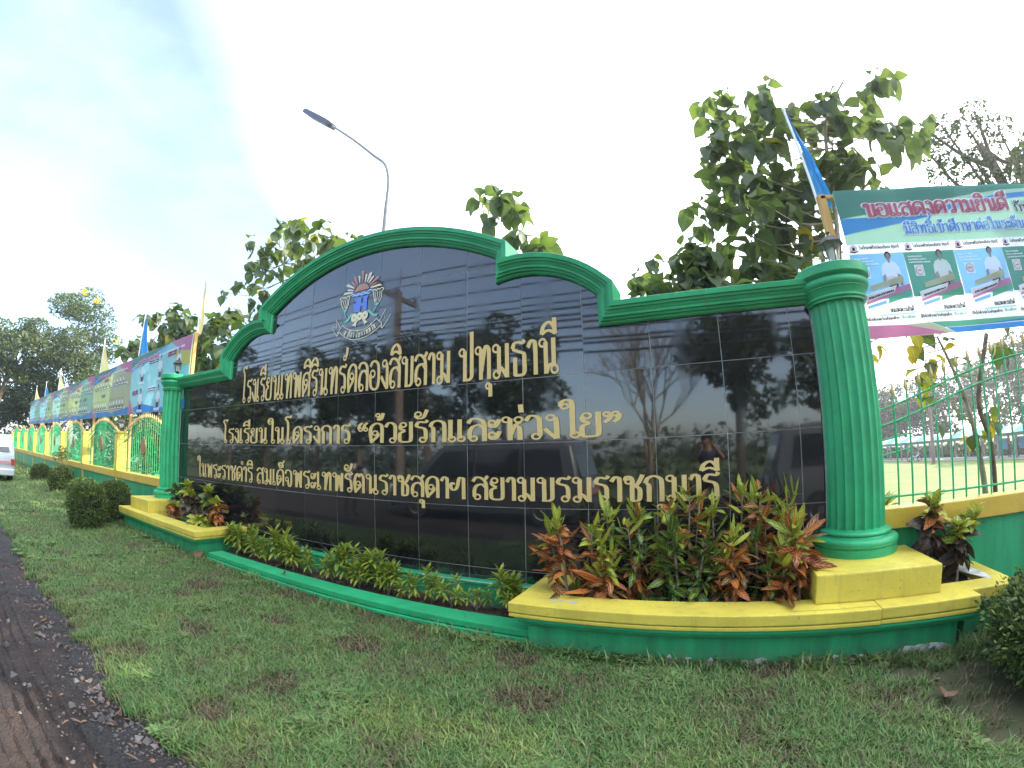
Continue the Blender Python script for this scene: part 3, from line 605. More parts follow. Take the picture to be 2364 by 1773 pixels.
L, adv = layout('น สิยา โลกวฑฒโน'); sp = cr_spline([Vector((x, z, 0)) for x, z in EMB['txt']], 12); ln = [0]
for i in range(1, len(sp)): ln.append(ln[-1] + (sp[i] - sp[i - 1]).length)
for ch, x, dy in L:
    st = GLP[ch][1] if ch in GLP else UPP[ch]
    if not st: continue
    s_ = (x + 20) / (adv + 30) * ln[-1]; i = max(1, min(len(sp) - 1, next((k for k, v_ in enumerate(ln) if v_ >= s_), len(sp) - 1)))
    p = sp[i]; d = (sp[min(i + 1, len(sp) - 1)] - sp[i - 1]).normalized(); h = .0009
    ribbons_to(b, glyph_ribbons(st, 18, 14, seg=3), lambda xx, zz, yy: (p.x + (d.x * xx * .95 - d.y * (zz + dy)) * h * 1.05, yy, p.y + (d.y * xx * .95 + d.x * (zz + dy)) * h * 1.05), 0, -.012)
b.build('emblem_scroll', MC['cream'], sign)
# columns
def flute(R0, dep, nf):
    def f(r, t):
        ph = (t * nf / (2 * PI)) % 1.0
        c = abs(ph - .5) * 2
        return r - dep * max(0.0, 1 - (c / .84) ** 2) ** .5
    return f
def column(cx, cy):
    c = MB()
    c.lathe(cx, cy, [(.40, -1.40), (.40, -1.30)] + [(.40 - .012 * k / 6, -1.30 + k * 2.92 / 6) for k in range(7)] + [(.385, 1.66)], 160, fn=flute(.4, .040, 20))
    o = c.build('column_shaft', M['green2'], sign, smooth=35)
    c = MB(); pr = [(.0, -1.66), (.565, -1.66), (.565, -1.56), (.555, -1.55), (.58, -1.525)]
    pr += [(.53 + .055 * math.cos(math.radians(a_)), -1.49 + .055 * math.sin(math.radians(a_))) for a_ in range(-30, 95, 18)]
    pr += [(.49, -1.43), (.485, -1.41)] + [(.455 + .035 * math.cos(math.radians(a_)), -1.385 + .03 * math.sin(math.radians(a_))) for a_ in range(-80, 95, 25)] + [(.42, -1.345), (.38, -1.33), (0, -1.33)]
    c.lathe(cx, cy, pr, 56, cap=False); c.build('column_base', M['green2'], sign, smooth=32)
    c = MB(); pr = [(0, 1.60), (.42, 1.60), (.42, 1.625)] + [(.425 + .022 * math.cos(math.radians(a_)), 1.65 + .022 * math.sin(math.radians(a_))) for a_ in range(-80, 85, 26)]
    pr += [(.415, 1.68), (.43, 1.72), (.455, 1.755), (.46, 1.765), (.475, 1.77)] + [(.445 + .06 * math.cos(math.radians(a_)), 1.85 + .065 * math.sin(math.radians(a_))) for a_ in range(-70, 85, 15)]
    pr += [(.475, 1.925), (.485, 1.935), (.515, 1.94), (.53, 1.955), (.535, 2.07), (.52, 2.085), (0, 2.09)]
    c.lathe(cx, cy, pr, 56, cap=False); c.build('column_capital', M['green2'], sign, smooth=32)
column(4.72, -.05); column(2 * XC - 4.72, -.05)
# low ledge under the granite
b = MB(); b.box(-7.05, .40, -.20, -.001, -2.66, -2.235); b.box(-7.05, .40, -.215, -.001, -2.234, -2.19, 0)
b.build('ledge', M['green'], sign, bevel=.012)
rnd = random.Random(8); b = MB()
for k in range(34):   # paint worn off the top edge of the ledge
    x = rnd.uniform(-6.8, .3) if k < 20 else rnd.choice([-5.0, -1.2, -.6]) + rnd.gauss(0, .3)
    if not -7 < x < .3: continue
    w_, h_ = rnd.uniform(.04, .2), rnd.uniform(.01, .03)
    P = [(x + w_ * math.cos(t) * rnd.uniform(.7, 1.2), -.185 + h_ * math.sin(t) * rnd.uniform(.6, 1.3)) for t in [i * PI / 5 for i in range(10)]]
    b.add([(p[0], p[1], -2.1885 - k * 2e-5) for p in P], [tuple(range(10))])
tag(b.build('paint_wear', M['peel'], sign), kind='stuff')
# ---------------------------------------------------------------- planters
def planter(sg, label):
    """sg = +1: right hand planter; -1: mirrored, left hand one"""
    mxf = (lambda x: x) if sg > 0 else (lambda x: 2 * XC - x)
    def bx(b, x0, x1, *r, mi=0):
        a_, c_ = sorted((mxf(x0), mxf(x1))); b.box(a_, c_, *r, mi)
    X0, X1 = (.37, 5.85)
    t = empty('planter', (mxf(3.1), -.75, G), label, 'planter')
    b = MB(); bx(b, X0 + .2, X1 - .2, -1.30, -.9, G - .1, -2.3); bx(b, X0 + .2, X0 + .42, -.9, -.001, G - .1, -2.3); bx(b, X1 - .42, X1 - .2, -.9, -.001, G - .1, -2.3)
    b.build('base_wall', M['green'], t)
    b = MB()
    for d, z0, z1 in ((.05, -2.30, -2.262), (.10, -2.262, -2.225), (.135, -2.225, -2.19)):
        bx(b, X0 + .2 - d, X1 - .2 + d, -1.30 - d, -.95, z0, z1); bx(b, X0 + .2 - d, X0 + .44, -.95, -.002, z0, z1); bx(b, X1 - .44, X1 - .2 + d, -.95, -.003, z0, z1)
    b.build('moulding', M['green2'], t, bevel=.008)
    nm = 'coping'
    if sg > 0:
        segs = [(X0, 4.62, -.012, 0), (4.624, X1, 0, .004)]
    else: segs = [(X0, X1, 0, 0)]
    for a_, c_, dy, dz in segs:
        b = MB(); bx(b, a_ + (.035 if a_ == X0 else 0), c_ - (.035 if c_ == X1 else 0), -1.418 + dy, -.96, -2.189, -2.125 + dz); bx(b, a_ + (.004 if a_ == X0 else 0), c_ - (.004 if c_ == X1 else 0), -1.446 + dy, -1.30, -2.183, -2.138 + dz); bx(b, a_, c_, -1.45 + dy, -.96, -2.124 + dz, -2.0 + dz)
        b.build(nm, M['yellow'], t, bevel=.012)
    b = MB(); bx(b, X0 + .035, X0 + .48, -.959, -.003, -2.189, -2.125); bx(b, X0, X0 + .48, -.959, -.003, -2.124, -2.0); b.build(nm, M['yellow'], t, bevel=.012)
    b = MB(); bx(b, 3.93, 5.47, -.959, .0, -2.189, -2.002); b.build(nm, M['yellow'], t)
    b = MB(); bx(b, 5.47, X1, -.959, -.84, -2.189, -2.0); b.build(nm, M['yellow'], t, bevel=.01)
    b = MB(); bx(b, 3.93, 5.46, -1.17, .30, -1.999, -1.66); b.build('plinth', M['yellow'], t, bevel=.02)
    # soil
    b = MB(); sx0, sx1 = sorted((mxf(.84), mxf(3.94))); nx, ny = 50, 16
    for i in range(nx + 1):
        for j in range(ny + 1):
            x = sx0 + (sx1 - sx0) * i / nx; y = -.97 + .96 * j / ny
            b.v.append((x, y, -2.24 + .05 * noise.noise(Vector((x * 4, y * 4, sg))) + .02 * noise.noise(Vector((x * 13, y * 13, sg)))))
    for i in range(nx):
        for j in range(ny): b.f.append((i * (ny + 1) + j, (i + 1) * (ny + 1) + j, (i + 1) * (ny + 1) + j + 1, i * (ny + 1) + j + 1)); b.m.append(0)
    b.build('soil', M['soil'], t, smooth=180)
    # green ledge at the back of the bed
    b = MB(); bx(b, .86, 3.92, -.17, -.004, -2.6, -2.19); b.build('back_ledge', M['green'], t, bevel=.01)
    # side bed beyond the plinth
    if sg > 0:
        b = MB(); bx(b, 5.86, 6.42, -1.08, -.9, G - .1, -2.25); bx(b, 6.28, 6.42, -.9, -.01, G - .1, -2.25); bx(b, 5.86, 6.50, -1.15, -.9, -2.25, -2.16); bx(b, 6.26, 6.50, -.9, -.01, -2.25, -2.16); b.build('side_base', M['green'], t, bevel=.01)
        b = MB(); bx(b, 5.853, 6.55, -1.20, -.84, -2.159, -2.003); bx(b, 6.25, 6.55, -.839, -.005, -2.159, -2.003); b.build(nm, M['yellow'], t, bevel=.01)
        b = MB(); b.add([(5.47, -.85, -2.1), (6.26, -.85, -2.12), (6.26, .0, -2.08), (5.47, .0, -2.1)], [(0, 1, 2, 3)]); b.build('soil', M['soil'], t)
        rnd = random.Random(2)
        b = MB(); P = [(6.02, -.10), (6.16, -.07), (6.30, -.15), (6.33, -.35), (6.38, -.6), (6.33, -.86), (6.26, -.93), (6.22, -.75), (6.13, -.5), (6.08, -.3)]
        b.add([(x, y, -2.0005) for x, y in P], [tuple(range(len(P)))]); b.build('bare_patch', M['peel'], t)
        b = MB()  # paint lost along the foot of the wall
        for k in range(46):
            x = rnd.choice([2.6, 3.3, 4.0, 4.6, 5.1, 5.45]) + rnd.gauss(0, .22); x = min(5.6, max(1.6, x)); big = x > 4.9
            w_, h_ = rnd.uniform(.02, .09) * (2 if big else 1), rnd.uniform(.012, .035) * (1.9 if big else 1)
            z = G + .02 + rnd.random() ** 2 * .09 + (.03 if big else 0)
            P = [(x + w_ * math.cos(t_) * rnd.uniform(.6, 1.2), z + h_ * math.sin(t_) * rnd.uniform(.6, 1.3)) for t_ in [i * PI / 5 for i in range(10)]]
            P = [(min(p[0], 5.64), p[1]) for p in P]
            b.add([(p[0], -1.3015 - k * 4e-5, p[1]) for p in P], [tuple(range(10))])
        tag(b.build('paint_loss', M['peel'], t), kind='stuff')
        b = MB()   # hairline crack over the coping joint and blue paint specks
        line3 = [(3.6, -1.36), (3.9, -1.355), (4.15, -1.365), (4.4, -1.35), (4.62, -1.36)]
        for k in range(len(line3) - 1):
            (xa, ya), (xb, yb) = line3[k], line3[k + 1]; b.add([(xa, ya - .004, -1.9995), (xb, yb - .004, -1.9995), (xb, yb + .004, -1.9995), (xa, ya + .004, -1.9995)], [(0, 1, 2, 3)])
        b.build('crack', M['soil'], t)
        b = MB()
        for k in range(16):
            x, y, r = .95 + rnd.gauss(0, .16), -1.2 + rnd.gauss(0, .03), rnd.uniform(.006, .022)
            b.add([(x + r * 1.6 * math.cos(q * PI / 4), y + r * .6 * math.sin(q * PI / 4), -1.999 + k * 2e-5) for q in range(8)], [tuple(range(8))])
        tag(b.build('blue_paint_specks', mat('old_blue_paint', (.25, .42, .55), .6), t), kind='stuff')
    return t
planter(1, 'yellow and green planter with broad plinth under the right hand column, full of tall crotons')
planter(-1, 'yellow and green planter under the left hand column, beside the round clipped bushes')
# low bed in front of the board
t = empty('garden_kerb', (XC, -1.05, G), 'low stepped green kerb edging the bed between the two yellow planters', 'kerb')
b = MB(); b.box(-7.04, .56, -1.20, -.86, G - .08, -2.60); b.box(-7.04, .56, -1.265, -.86, -2.599, -2.545); b.box(-7.04, .56, -1.20, -.86, -2.544, -2.53); b.box(-7.04, .56, -1.225, -.86, -2.529, -2.44)
b.build('kerb_stone', M['green2'], t, bevel=.010)
b = MB(); nx, ny = 110, 10
for i in range(nx + 1):
    for j in range(ny + 1):
        x = -7.1 + 7.6 * i / nx; y = -.87 + .68 * j / ny; b.v.append((x, y, -2.53 + .05 * noise.noise(Vector((x * 3, y * 4, 8)))))
for i in range(nx):
    for j in range(ny): b.f.append((i * (ny + 1) + j, (i + 1) * (ny + 1) + j, (i + 1) * (ny + 1) + j + 1, i * (ny + 1) + j + 1)); b.m.append(0)
b.build('soil', M['soil'], t, smooth=180)

# ---------------------------------------------------------------- boundary fence (same line as the sign)
PS = 5.86
def fence(name_label, x0, x1, posts, bays):
    f = empty('boundary_fence', ((x0 + x1) / 2, .1, G), name_label, 'fence')
    b = MB(); b.box(x0, x1, -.04, .2, G - .1, -1.42); b.build('base_wall', M['green'], f)
    b = MB(); b.box(x0, x1, -.10, .26, -1.419, -1.15); b.build('coping', M['yellow2'], f, bevel=.012)
    pm = None
    for px in posts:
        if pm is None:
            b = MB(); b.box(-.2, .2, -.13, .29, -1.149, .33); b.box(-.23, .23, -.16, .32, .331, .42); pm = b.mesh('post', M['yellow'], bevel=.012)
            b = MB(); b.box(-.13, .13, -.085, -.041, G - .1, -1.42); pm2 = b.mesh('pilaster', M['yellow2'])
        inst('post', pm, f, (px - f['_l'][0], -.1, -G)); inst('pilaster', pm2, f, (px - f['_l'][0], -.1, -G))
    for (a_, c_, detail) in bays:
        wdt = c_ - a_; nb = int(round(wdt / .213)); mid = (a_ + c_) / 2
        p = bpy.data.objects.new('metal_panel', None); COL.objects.link(p); p.parent = f; p['_l'] = (mid, .1, -1.15); p.location = (Vector(p['_l']) - Vector(f['_l'])) * T
        tip = lambda x: .40 + .60 * max(0.0, math.cos((x - mid) / (wdt / 2) * PI / 2)) ** 1.2
        r = MB()
        for off in (.24, .46):
            P = [(a_ + wdt * i / 24, .1, tip(a_ + wdt * min(1, max(0, i / 24))) - off) for i in range(25)]
            r.tube(P, .016, 6)
        r.tube([(a_, .1, -1.02), (c_, .1, -1.02)], .016, 6)
        for s_ in (a_, c_):    # small scroll boxes beside the posts
            d_ = 1 if s_ == a_ else -1
            for z_ in (-.05, -.25, -.45): r.tube([(s_, .1, z_), (s_ + d_ * .42, .1, z_ + .06)], .013, 5)
            r.tube([(s_ + d_ * .2, .1, .12), (s_ + d_ * .2, .1, -.45)], .013, 5)
        r.build('rail', M['green2'], p, smooth=60)
        for i in range(1, nb):
            x = a_ + wdt * i / nb; zt = tip(x) - .12
            if detail:
                b = MB(); b.tube([(x, .1, -1.14), (x, .1, zt)], .014, 6); b.build('bar', M['green2'], p)
                b = MB(); b.lathe(x, .1, [(.012, zt), (.03, zt + .03), (.036, zt + .07), (.002, zt + .2)], 6); b.build('spear_tip', M['goldtip'], p)
            else:
                if i == 1: bb = MB()
                bb.tube([(x, .1, -1.14), (x, .1, zt)], .014, 4, 0); bb.lathe(x, .1, [(.012, zt), (.036, zt + .07), (.002, zt + .2)], 4, 1)
                if i == nb - 1: tag(bb.build('bars', [M['green2'], M['goldtip']], p), kind='stuff')
        b = MB(); k = 26   # oval rosette plaque
        for q in range(5):
            rr = (.30, .27, .22, .14, .05)[q]; yy = (0, -.035, -.02, -.05, -.03)[q]
            b.v += [(mid + rr * math.cos(2 * PI * i / k) * (1 + (.06 * math.cos(8 * 2 * PI * i / k) if q in (1, 3) else 0)), .07 + yy, -.13 + rr * 1.12 * math.sin(2 * PI * i / k)) for i in range(k)]
        for q in range(4):
            for i in range(k): b.f.append((q * k + i, q * k + (i + 1) % k, (q + 1) * k + (i + 1) % k, (q + 1) * k + i)); b.m.append(0)
        b.f.append(tuple(4 * k + i for i in range(k))); b.m.append(0)
        b.build('rosette', MP, p, smooth=50)
    return f
MP = mat('rust_gold_plaque', (.36, .20, .09), .55, var=.5, vscale=40, metal=.2)
LP = [-17.3 - PS * i for i in range(8)]
fence('long green and yellow wall with railing panels running left of the sign', -62, -11.95, LP,
      [(-17.1, -12.0, True), (-17.1 - PS + .0, -17.5, True)] + [(-17.1 - PS * (i + 1), -17.5 - PS * i, False) for i in range(1, 7)])
fence('green and yellow wall with railing right of the sign, in front of the school field', 5.12, 17.0, [11.0, 11.0 + PS], [(5.2, 10.8, True), (11.2, 10.8 + PS, False)])

# ---------------------------------------------------------------- lanterns
gl = bpy.data.materials.new('lantern_glass'); gl.use_nodes = True
_b = gl.node_tree.nodes['Principled BSDF']; setp(_b, Base_Color=(.75, .74, .70, 1), Roughness=.12); _b.inputs['Transmission Weight'].default_value = .75; _b.inputs['Alpha'].default_value = .55
def lantern(x, y, z, s, label):
    t = empty('lantern', (x, y, z), label, 'lamp', 'lanterns on the wall posts' if s < 1.2 else None)
    def q(p): return [(r * s, z + h * s) for r, h in p]
    b = MB(); b.lathe(x, y, q([(.0, 0), (.10, 0), (.10, .03), (.05, .05), (.045, .09), (.085, .12), (.10, .14), (.0, .145)]), 12, cap=False); b.build('foot', M['black'], t, smooth=30)
    b = MB()
    for k in range(6):
        a_ = 2 * PI * (k + .5) / 6; b.tube([(x + .09 * s * math.cos(a_), y + .09 * s * math.sin(a_), z + .14 * s), (x + .155 * s * math.cos(a_), y + .155 * s * math.sin(a_), z + .40 * s)], .009 * s, 4)
    b.build('cage', M['black'], t)
    b = MB(); b.lathe(x, y, q([(.087, .145), (.15, .398)]), 6, cap=False); o = b.build('glass', gl, t); 
    b = MB(); b.lathe(x, y, q([(0.001, .15), (.05, .17), (.055, .3), (.02, .36), (.001, .365)]), 10, cap=False); b.build('bulb', M['bulb'], t, smooth=60)
    b = MB(); b.lathe(x, y, q([(.0, .401), (.195, .401), (.20, .42), (.15, .46), (.10, .52), (.05, .545), (.02, .55), (.02, .58), (.035, .60), (.0, .625)]), 6, cap=False); b.build('roof', M['black'], t, smooth=30)
    return t
lantern(4.80, -.1, 2.085, 1.0, 'dark metal lantern on top of the right hand green column, before the big banner').pop('group', None)
o = lantern(2 * XC - 4.72, -.05, 2.085, .95, 'small dark lantern on top of the left hand green column'); o.pop('group', None)
words = ['first', 'second', 'third', 'fourth', 'fifth', 'sixth', 'seventh', 'eighth']
for i, x in enumerate(LP): lantern(x, .08, .42, .85, 'dark lantern on the %s yellow wall post left of the sign' % words[i])

# ---------------------------------------------------------------- banners
def banner(x0, x1, zb, zt0, zt1, y, label, draw, mats, group=None):
    t = empty('banner', ((x0 + x1) / 2, y, zb), label, 'banner', group)
    W_ = x1 - x0; H_ = (zt0 + zt1) / 2 - zb
    def P(u, v, d=0.0):
        X = x0 + u; s_ = u / W_; zt = zt0 + (zt1 - zt0) * s_
        wv = .028 * math.sin(u * 1.9 + x0) * math.sin(v / H_ * 2.2 + .4) + .012 * math.sin(u * 4.3 + v * 1.1) + .004 * math.sin(u * 9 + v * 2)
        return (X, y + wv + d, zb + v / H_ * (zt - zb) - .02 * math.sin(s_ * PI * 4) ** 2 * (v / H_))
    def poly(mb, pts, layer, mi, st=.15):
        bm = bmesh.new(); vs = [bm.verts.new((p[0], 0, p[1])) for p in pts]
        try: bm.faces.new(vs)
        except ValueError: bm.free(); return
        for ax in (0, 2):
            lo = min(p[0 if ax == 0 else 1] for p in pts); hi = max(p[0 if ax == 0 else 1] for p in pts)
            q = math.ceil(lo / st + 1e-6) * st
            while q < hi - 1e-6:
                co = (q, 0, 0) if ax == 0 else (0, 0, q); no = (1, 0, 0) if ax == 0 else (0, 0, 1)
                bmesh.ops.bisect_plane(bm, geom=bm.verts[:] + bm.edges[:] + bm.faces[:], plane_co=co, plane_no=no); q += st
        bmesh.ops.triangulate(bm, faces=bm.faces[:])
        bm.verts.index_update()
        mb.add([P(v.co.x, v.co.z, -.0035 * layer) for v in bm.verts], [tuple(v.index for v in fc.verts) for fc in bm.faces], mi); bm.free()
    c = MB(); poly(c, [(0, 0), (W_, 0), (W_, H_), (0, H_)], -2, 0, .15)
    o = c.build('cloth', mats[0], t, smooth=180); 
    p = MB(); draw(p, poly, P, W_, H_); p.build('print', mats, t, smooth=None)
    return t
def cloth(name, c): return mat('print_' + name, c, .42, trans=.45, spec=.4)
PR = [cloth('white', (.88, .90, .95)), cloth('teal', (.07, .27, .23)), cloth('green', (.12, .42, .28)), cloth('mint', (.36, .60, .48)), cloth('blue', (.06, .30, .70)), cloth('sky', (.22, .48, .74)),
      cloth('pink', (.60, .22, .38)), cloth('rose', (.48, .10, .18)), cloth('cream', (.52, .53, .38)), cloth('navy', (.03, .04, .11)), cloth('grey', (.03, .03, .035)), cloth('skin', (.42, .34, .32)), cloth('yellow', (.62, .55, .14)), cloth('lime', (.36, .48, .14)), cloth('lilac', (.45, .38, .62)), cloth('pale_aqua', (.32, .62, .66)), cloth('pale_olive', (.52, .60, .26))]
WH, TE, GR, MI, BL, SK, PK, RO, CRM, NV, GY, SN, YE, LI, LC, PA, PO = range(17)
def figure(p, poly, cx, z0, h, L, skirt=True, full=True):
    """printed half-length portrait: hair, face, white shirt, dark lower half"""
    el = lambda x, z, a_, b_, n_=12: [(x + a_ * math.cos(2 * PI * i / n_), z + b_ * math.sin(2 * PI * i / n_)) for i in range(n_)]
    s = h
    poly(p, [(cx - .12 * s, z0), (cx + .12 * s, z0), (cx + .13 * s, z0 + .36 * s), (cx - .13 * s, z0 + .36 * s)], L, NV)
    poly(p, [(cx - .26 * s, z0 + .12 * s), (cx - .19 * s, z0 + .12 * s), (cx - .16 * s, z0 + .40 * s), (cx - .24 * s, z0 + .40 * s)], L + .3, SN)
    poly(p, [(cx + .19 * s, z0 + .12 * s), (cx + .26 * s, z0 + .12 * s), (cx + .24 * s, z0 + .40 * s), (cx + .16 * s, z0 + .40 * s)], L + .3, SN)
    poly(p, [(cx - .13 * s, z0 + .27 * s), (cx + .13 * s, z0 + .27 * s), (cx + .16 * s, z0 + .44 * s), (cx + .26 * s, z0 + .36 * s), (cx + .24 * s, z0 + .58 * s), (cx + .17 * s, z0 + .69 * s), (cx + .05 * s, z0 + .74 * s), (cx - .05 * s, z0 + .74 * s), (cx - .17 * s, z0 + .69 * s), (cx - .24 * s, z0 + .58 * s), (cx - .26 * s, z0 + .36 * s), (cx - .16 * s, z0 + .44 * s)], L + .6, WH)
    poly(p, el(cx, z0 + .89 * s, .085 * s, .105 * s), L + .7, GY); poly(p, [(cx - .03 * s, z0 + .70 * s), (cx + .03 * s, z0 + .70 * s), (cx + .03 * s, z0 + .82 * s), (cx - .03 * s, z0 + .82 * s)], L + .9, SN)
    poly(p, el(cx, z0 + .86 * s, .062 * s, .085 * s), L + 1.1, SN)
    if h > .4:
        for dx in (-.022, .022): poly(p, el(cx + dx * s, z0 + .875 * s, .009 * s, .006 * s, 6), L + 1.4, GY)
        poly(p, el(cx, z0 + .825 * s, .02 * s, .006 * s, 6), L + 1.4, RO)
def strip(p, poly, x0, x1, z, h, L, mi, rnd, slope=0.0):
    """a line of small illegible print"""
    x = x0
    while x < x1:
        w_ = rnd.uniform(.35, .8) * h; a_ = z + (x - x0) * slope
        poly(p, [(x, a_), (x + w_, a_), (x + w_, a_ + h * rnd.uniform(.7, 1)), (x, a_ + h * rnd.uniform(.7, 1))], L, mi); x += w_ + h * rnd.uniform(.12, .3)
def draw_big(p, poly, P, W_, H_):
    rnd = random.Random(4); X0, Z0 = 5.08, 1.12
    q = lambda l: [(x - X0, z - Z0) for x, z in l]
    D = lambda l, L, m_: poly(p, q(l), L, m_)
    D([(5.08, 2.50), (11, 2.45), (11, 3.40), (5.08, 3.40)], 1, MI)
    D([(5.08, 2.92), (5.70, 3.00), (6.60, 3.12), (7.47, 3.25), (8.6, 3.33), (11, 3.37), (11, 3.40), (5.08, 3.40)], 2, TE)
    D([(5.08, 2.66), (5.64, 2.75), (6.6, 2.90), (7.5, 3.06), (8.54, 3.18), (9.6, 3.21), (9.6, 3.27), (8.6, 3.27), (7.47, 3.16), (6.60, 3.02), (5.70, 2.93), (5.08, 2.92)], 2.6, BL)
    D([(8.2, 3.10), (9.4, 3.16), (11, 3.14), (11, 3.02), (9.3, 2.98), (8.2, 3.02)], 2.6, MI)
    f3 = lambda x, z, d: P(x - X0, z - Z0, d)
    text_into(p, 'ขอแสดงความยินดี', 5.49, 8.12, 2.93, .215, f3, WH, -.0035 * 4.5, extra=8, thick=17, thin=11)
    text_into(p, 'ขอแสดงความยินดี', 5.49, 8.12, 2.93, .215, f3, RO, -.0035 * 8, thick=17, thin=10)
    text_into(p, 'กับ', 8.22, 8.52, 2.90, .13, f3, WH, -.0035 * 4.5, extra=8, thick=14, thin=10); text_into(p, 'กับ', 8.22, 8.52, 2.90, .13, f3, NV, -.0035 * 8, thick=14, thin=9)
    text_into(p, 'มีสิทธิ์เข้าศึกษาต่อในระดับอุดมศึกษา', 6.06, 9.2, 2.625, .14, f3, WH, -.0035 * 4.5, extra=9, thick=14, thin=10)
    text_into(p, 'มีสิทธิ์เข้าศึกษาต่อในระดับอุดมศึกษา', 6.06, 9.2, 2.625, .14, f3, BL, -.0035 * 8, thick=14, thin=9)
    cw = .886; el = lambda x, z, a_, b_, n_=16: [(x + a_ * math.cos(2 * PI * i / n_), z + b_ * math.sin(2 * PI * i / n_)) for i in range(n_)]
    for k in range(7):
        cx = 5.062 + cw * k; sh = -.006 * k
        if cx + cw > 11: break
        D([(max(cx, 5.085), 2.37 + sh), (cx + cw, 2.37 + sh), (cx + cw, 2.51 + sh), (max(cx, 5.085), 2.51 + sh)], 2.2, WH)
        D([(cx + .02, 1.68 + sh), (cx + cw, 1.66 + sh), (cx + cw, 2.355 + sh), (max(5.085, cx), 2.355 + sh)], 2.3, SK if k % 2 == 0 else TE)
        D(el(cx + .11, 2.44 + sh, .052, .055), 3.4, PK); D(el(cx + .11, 2.44 + sh, .044, .047), 3.8, WH); D([(cx + .09, 2.41 + sh), (cx + .13, 2.41 + sh), (cx + .13, 2.46 + sh), (cx + .09, 2.46 + sh)], 4.2, NV)
        D([(cx + .045, 2.39 + sh), (cx + .11, 2.37 + sh), (cx + .175, 2.39 + sh), (cx + .175, 2.405 + sh), (cx + .11, 2.388 + sh), (cx + .045, 2.405 + sh)], 4.4, NV)
        text_into(p, 'โรงเรียนเทพศิรินทร์คลองสิบสาม ปทุมธานี', cx + .20, cx + .84, 2.425 + sh, .036, f3, GY, -.0035 * 4, seg=2, thick=18, thin=14)
        for j in range(3): strip(p, lambda p_, a_, L, m_: D(a_, L, m_), cx + .06, cx + .30 + .07 * j, 2.27 - .045 * j + sh, .026, 3.4, WH, rnd)
        D([(cx + .2 - .07, 1.98 + sh), (cx + .2 + .09, 1.98 + sh), (cx + .2 + .09, 2.15 + sh), (cx + .2 - .07, 2.15 + sh)], 3.0, WH); D(el(cx + .21, 2.065 + sh, .068, .07), 3.5, RO); D(el(cx + .21, 2.065 + sh, .06, .062), 3.9, WH); strip(p, lambda p_, a_, L, m_: D(a_, L, m_), cx + .18, cx + .24, 2.06 + sh, .014, 4.3, GY, rnd)
        figure(p, lambda p_, a_, L, m_: D(a_, L, m_), cx + .62, 1.78 + sh, .60, 3.2)
        D([(cx + .24, 1.80 + sh), (cx + .80, 1.90 + sh), (cx + .78, 2.0 + sh), (cx + .235, 1.87 + sh)], 5.5, CRM)
        D([(cx + .13, 1.60 + sh), (cx + cw, 1.79 + sh), (cx + cw - .01, 1.87 + sh), (cx + .13, 1.72 + sh)], 5.9, PK)
        D([(cx + .47, 1.60 + sh), (cx + cw, 1.695 + sh), (cx + cw, 1.79 + sh), (cx + .50, 1.70 + sh)], 6.3, GR)
        D([(cx + .15, 1.54 + sh), (cx + .44, 1.60 + sh), (cx + .45, 1.65 + sh), (cx + .14, 1.58 + sh)], 6.3, SK)
        D([(cx + .12, 1.63 + sh), (cx + .60, 1.76 + sh), (cx + .66, 1.86 + sh), (cx + .12, 1.745 + sh)], 7, WH); strip(p, lambda p_, a_, L, m_: D(a_, L, m_), cx + .18, cx + .60, 1.675 + sh, .032, 7.8, GY, rnd, slope=.235)
        text_into(p, 'ขอแสดงความยินดี', cx + .48, cx + .86, 1.475 + sh, .05, f3, GY, -.0035 * 4, seg=2, thick=20, thin=16)
        strip(p, lambda p_, a_, L, m_: D(a_, L, m_), cx + .30, cx + .86, 1.432 + sh, .022, 3.4, SK, rnd)
        text_into(p, 'มีสิทธิ์เข้าศึกษาต่อในระดับอุดมศึกษา', cx + .06, cx + .60, 1.372 + sh, .03, f3, GY, -.0035 * 4, seg=2, thick=20, thin=16)
        text_into(p, 'ปีการศึกษา', cx + .64, cx + .86, 1.372 + sh, .03, f3, GR, -.0035 * 4, seg=2, thick=20, thin=16)
    D([(5.08, 1.12), (6.45, 1.12), (5.77, 1.285), (5.08, 1.31)], 2, PK); D([(6.45, 1.12), (6.56, 1.12), (6.14, 1.29), (5.77, 1.287)], 2.3, CRM)
    D([(6.56, 1.12), (11, 1.12), (11, 1.22), (7.8, 1.20), (6.4, 1.20)], 2.3, BL); D([(6.36, 1.205), (7.8, 1.21), (11, 1.225), (11, 1.24), (7.2, 1.285), (6.15, 1.292)], 2.5, GR); D([(6.9, 1.21), (11, 1.22), (11, 1.30), (8.4, 1.27)], 2.9, BL)
banner(5.08, 11.05, 1.12, 3.385, 3.36, .03, 'large printed banner of student portraits with red and white Thai headline, right of the sign', draw_big, PR)
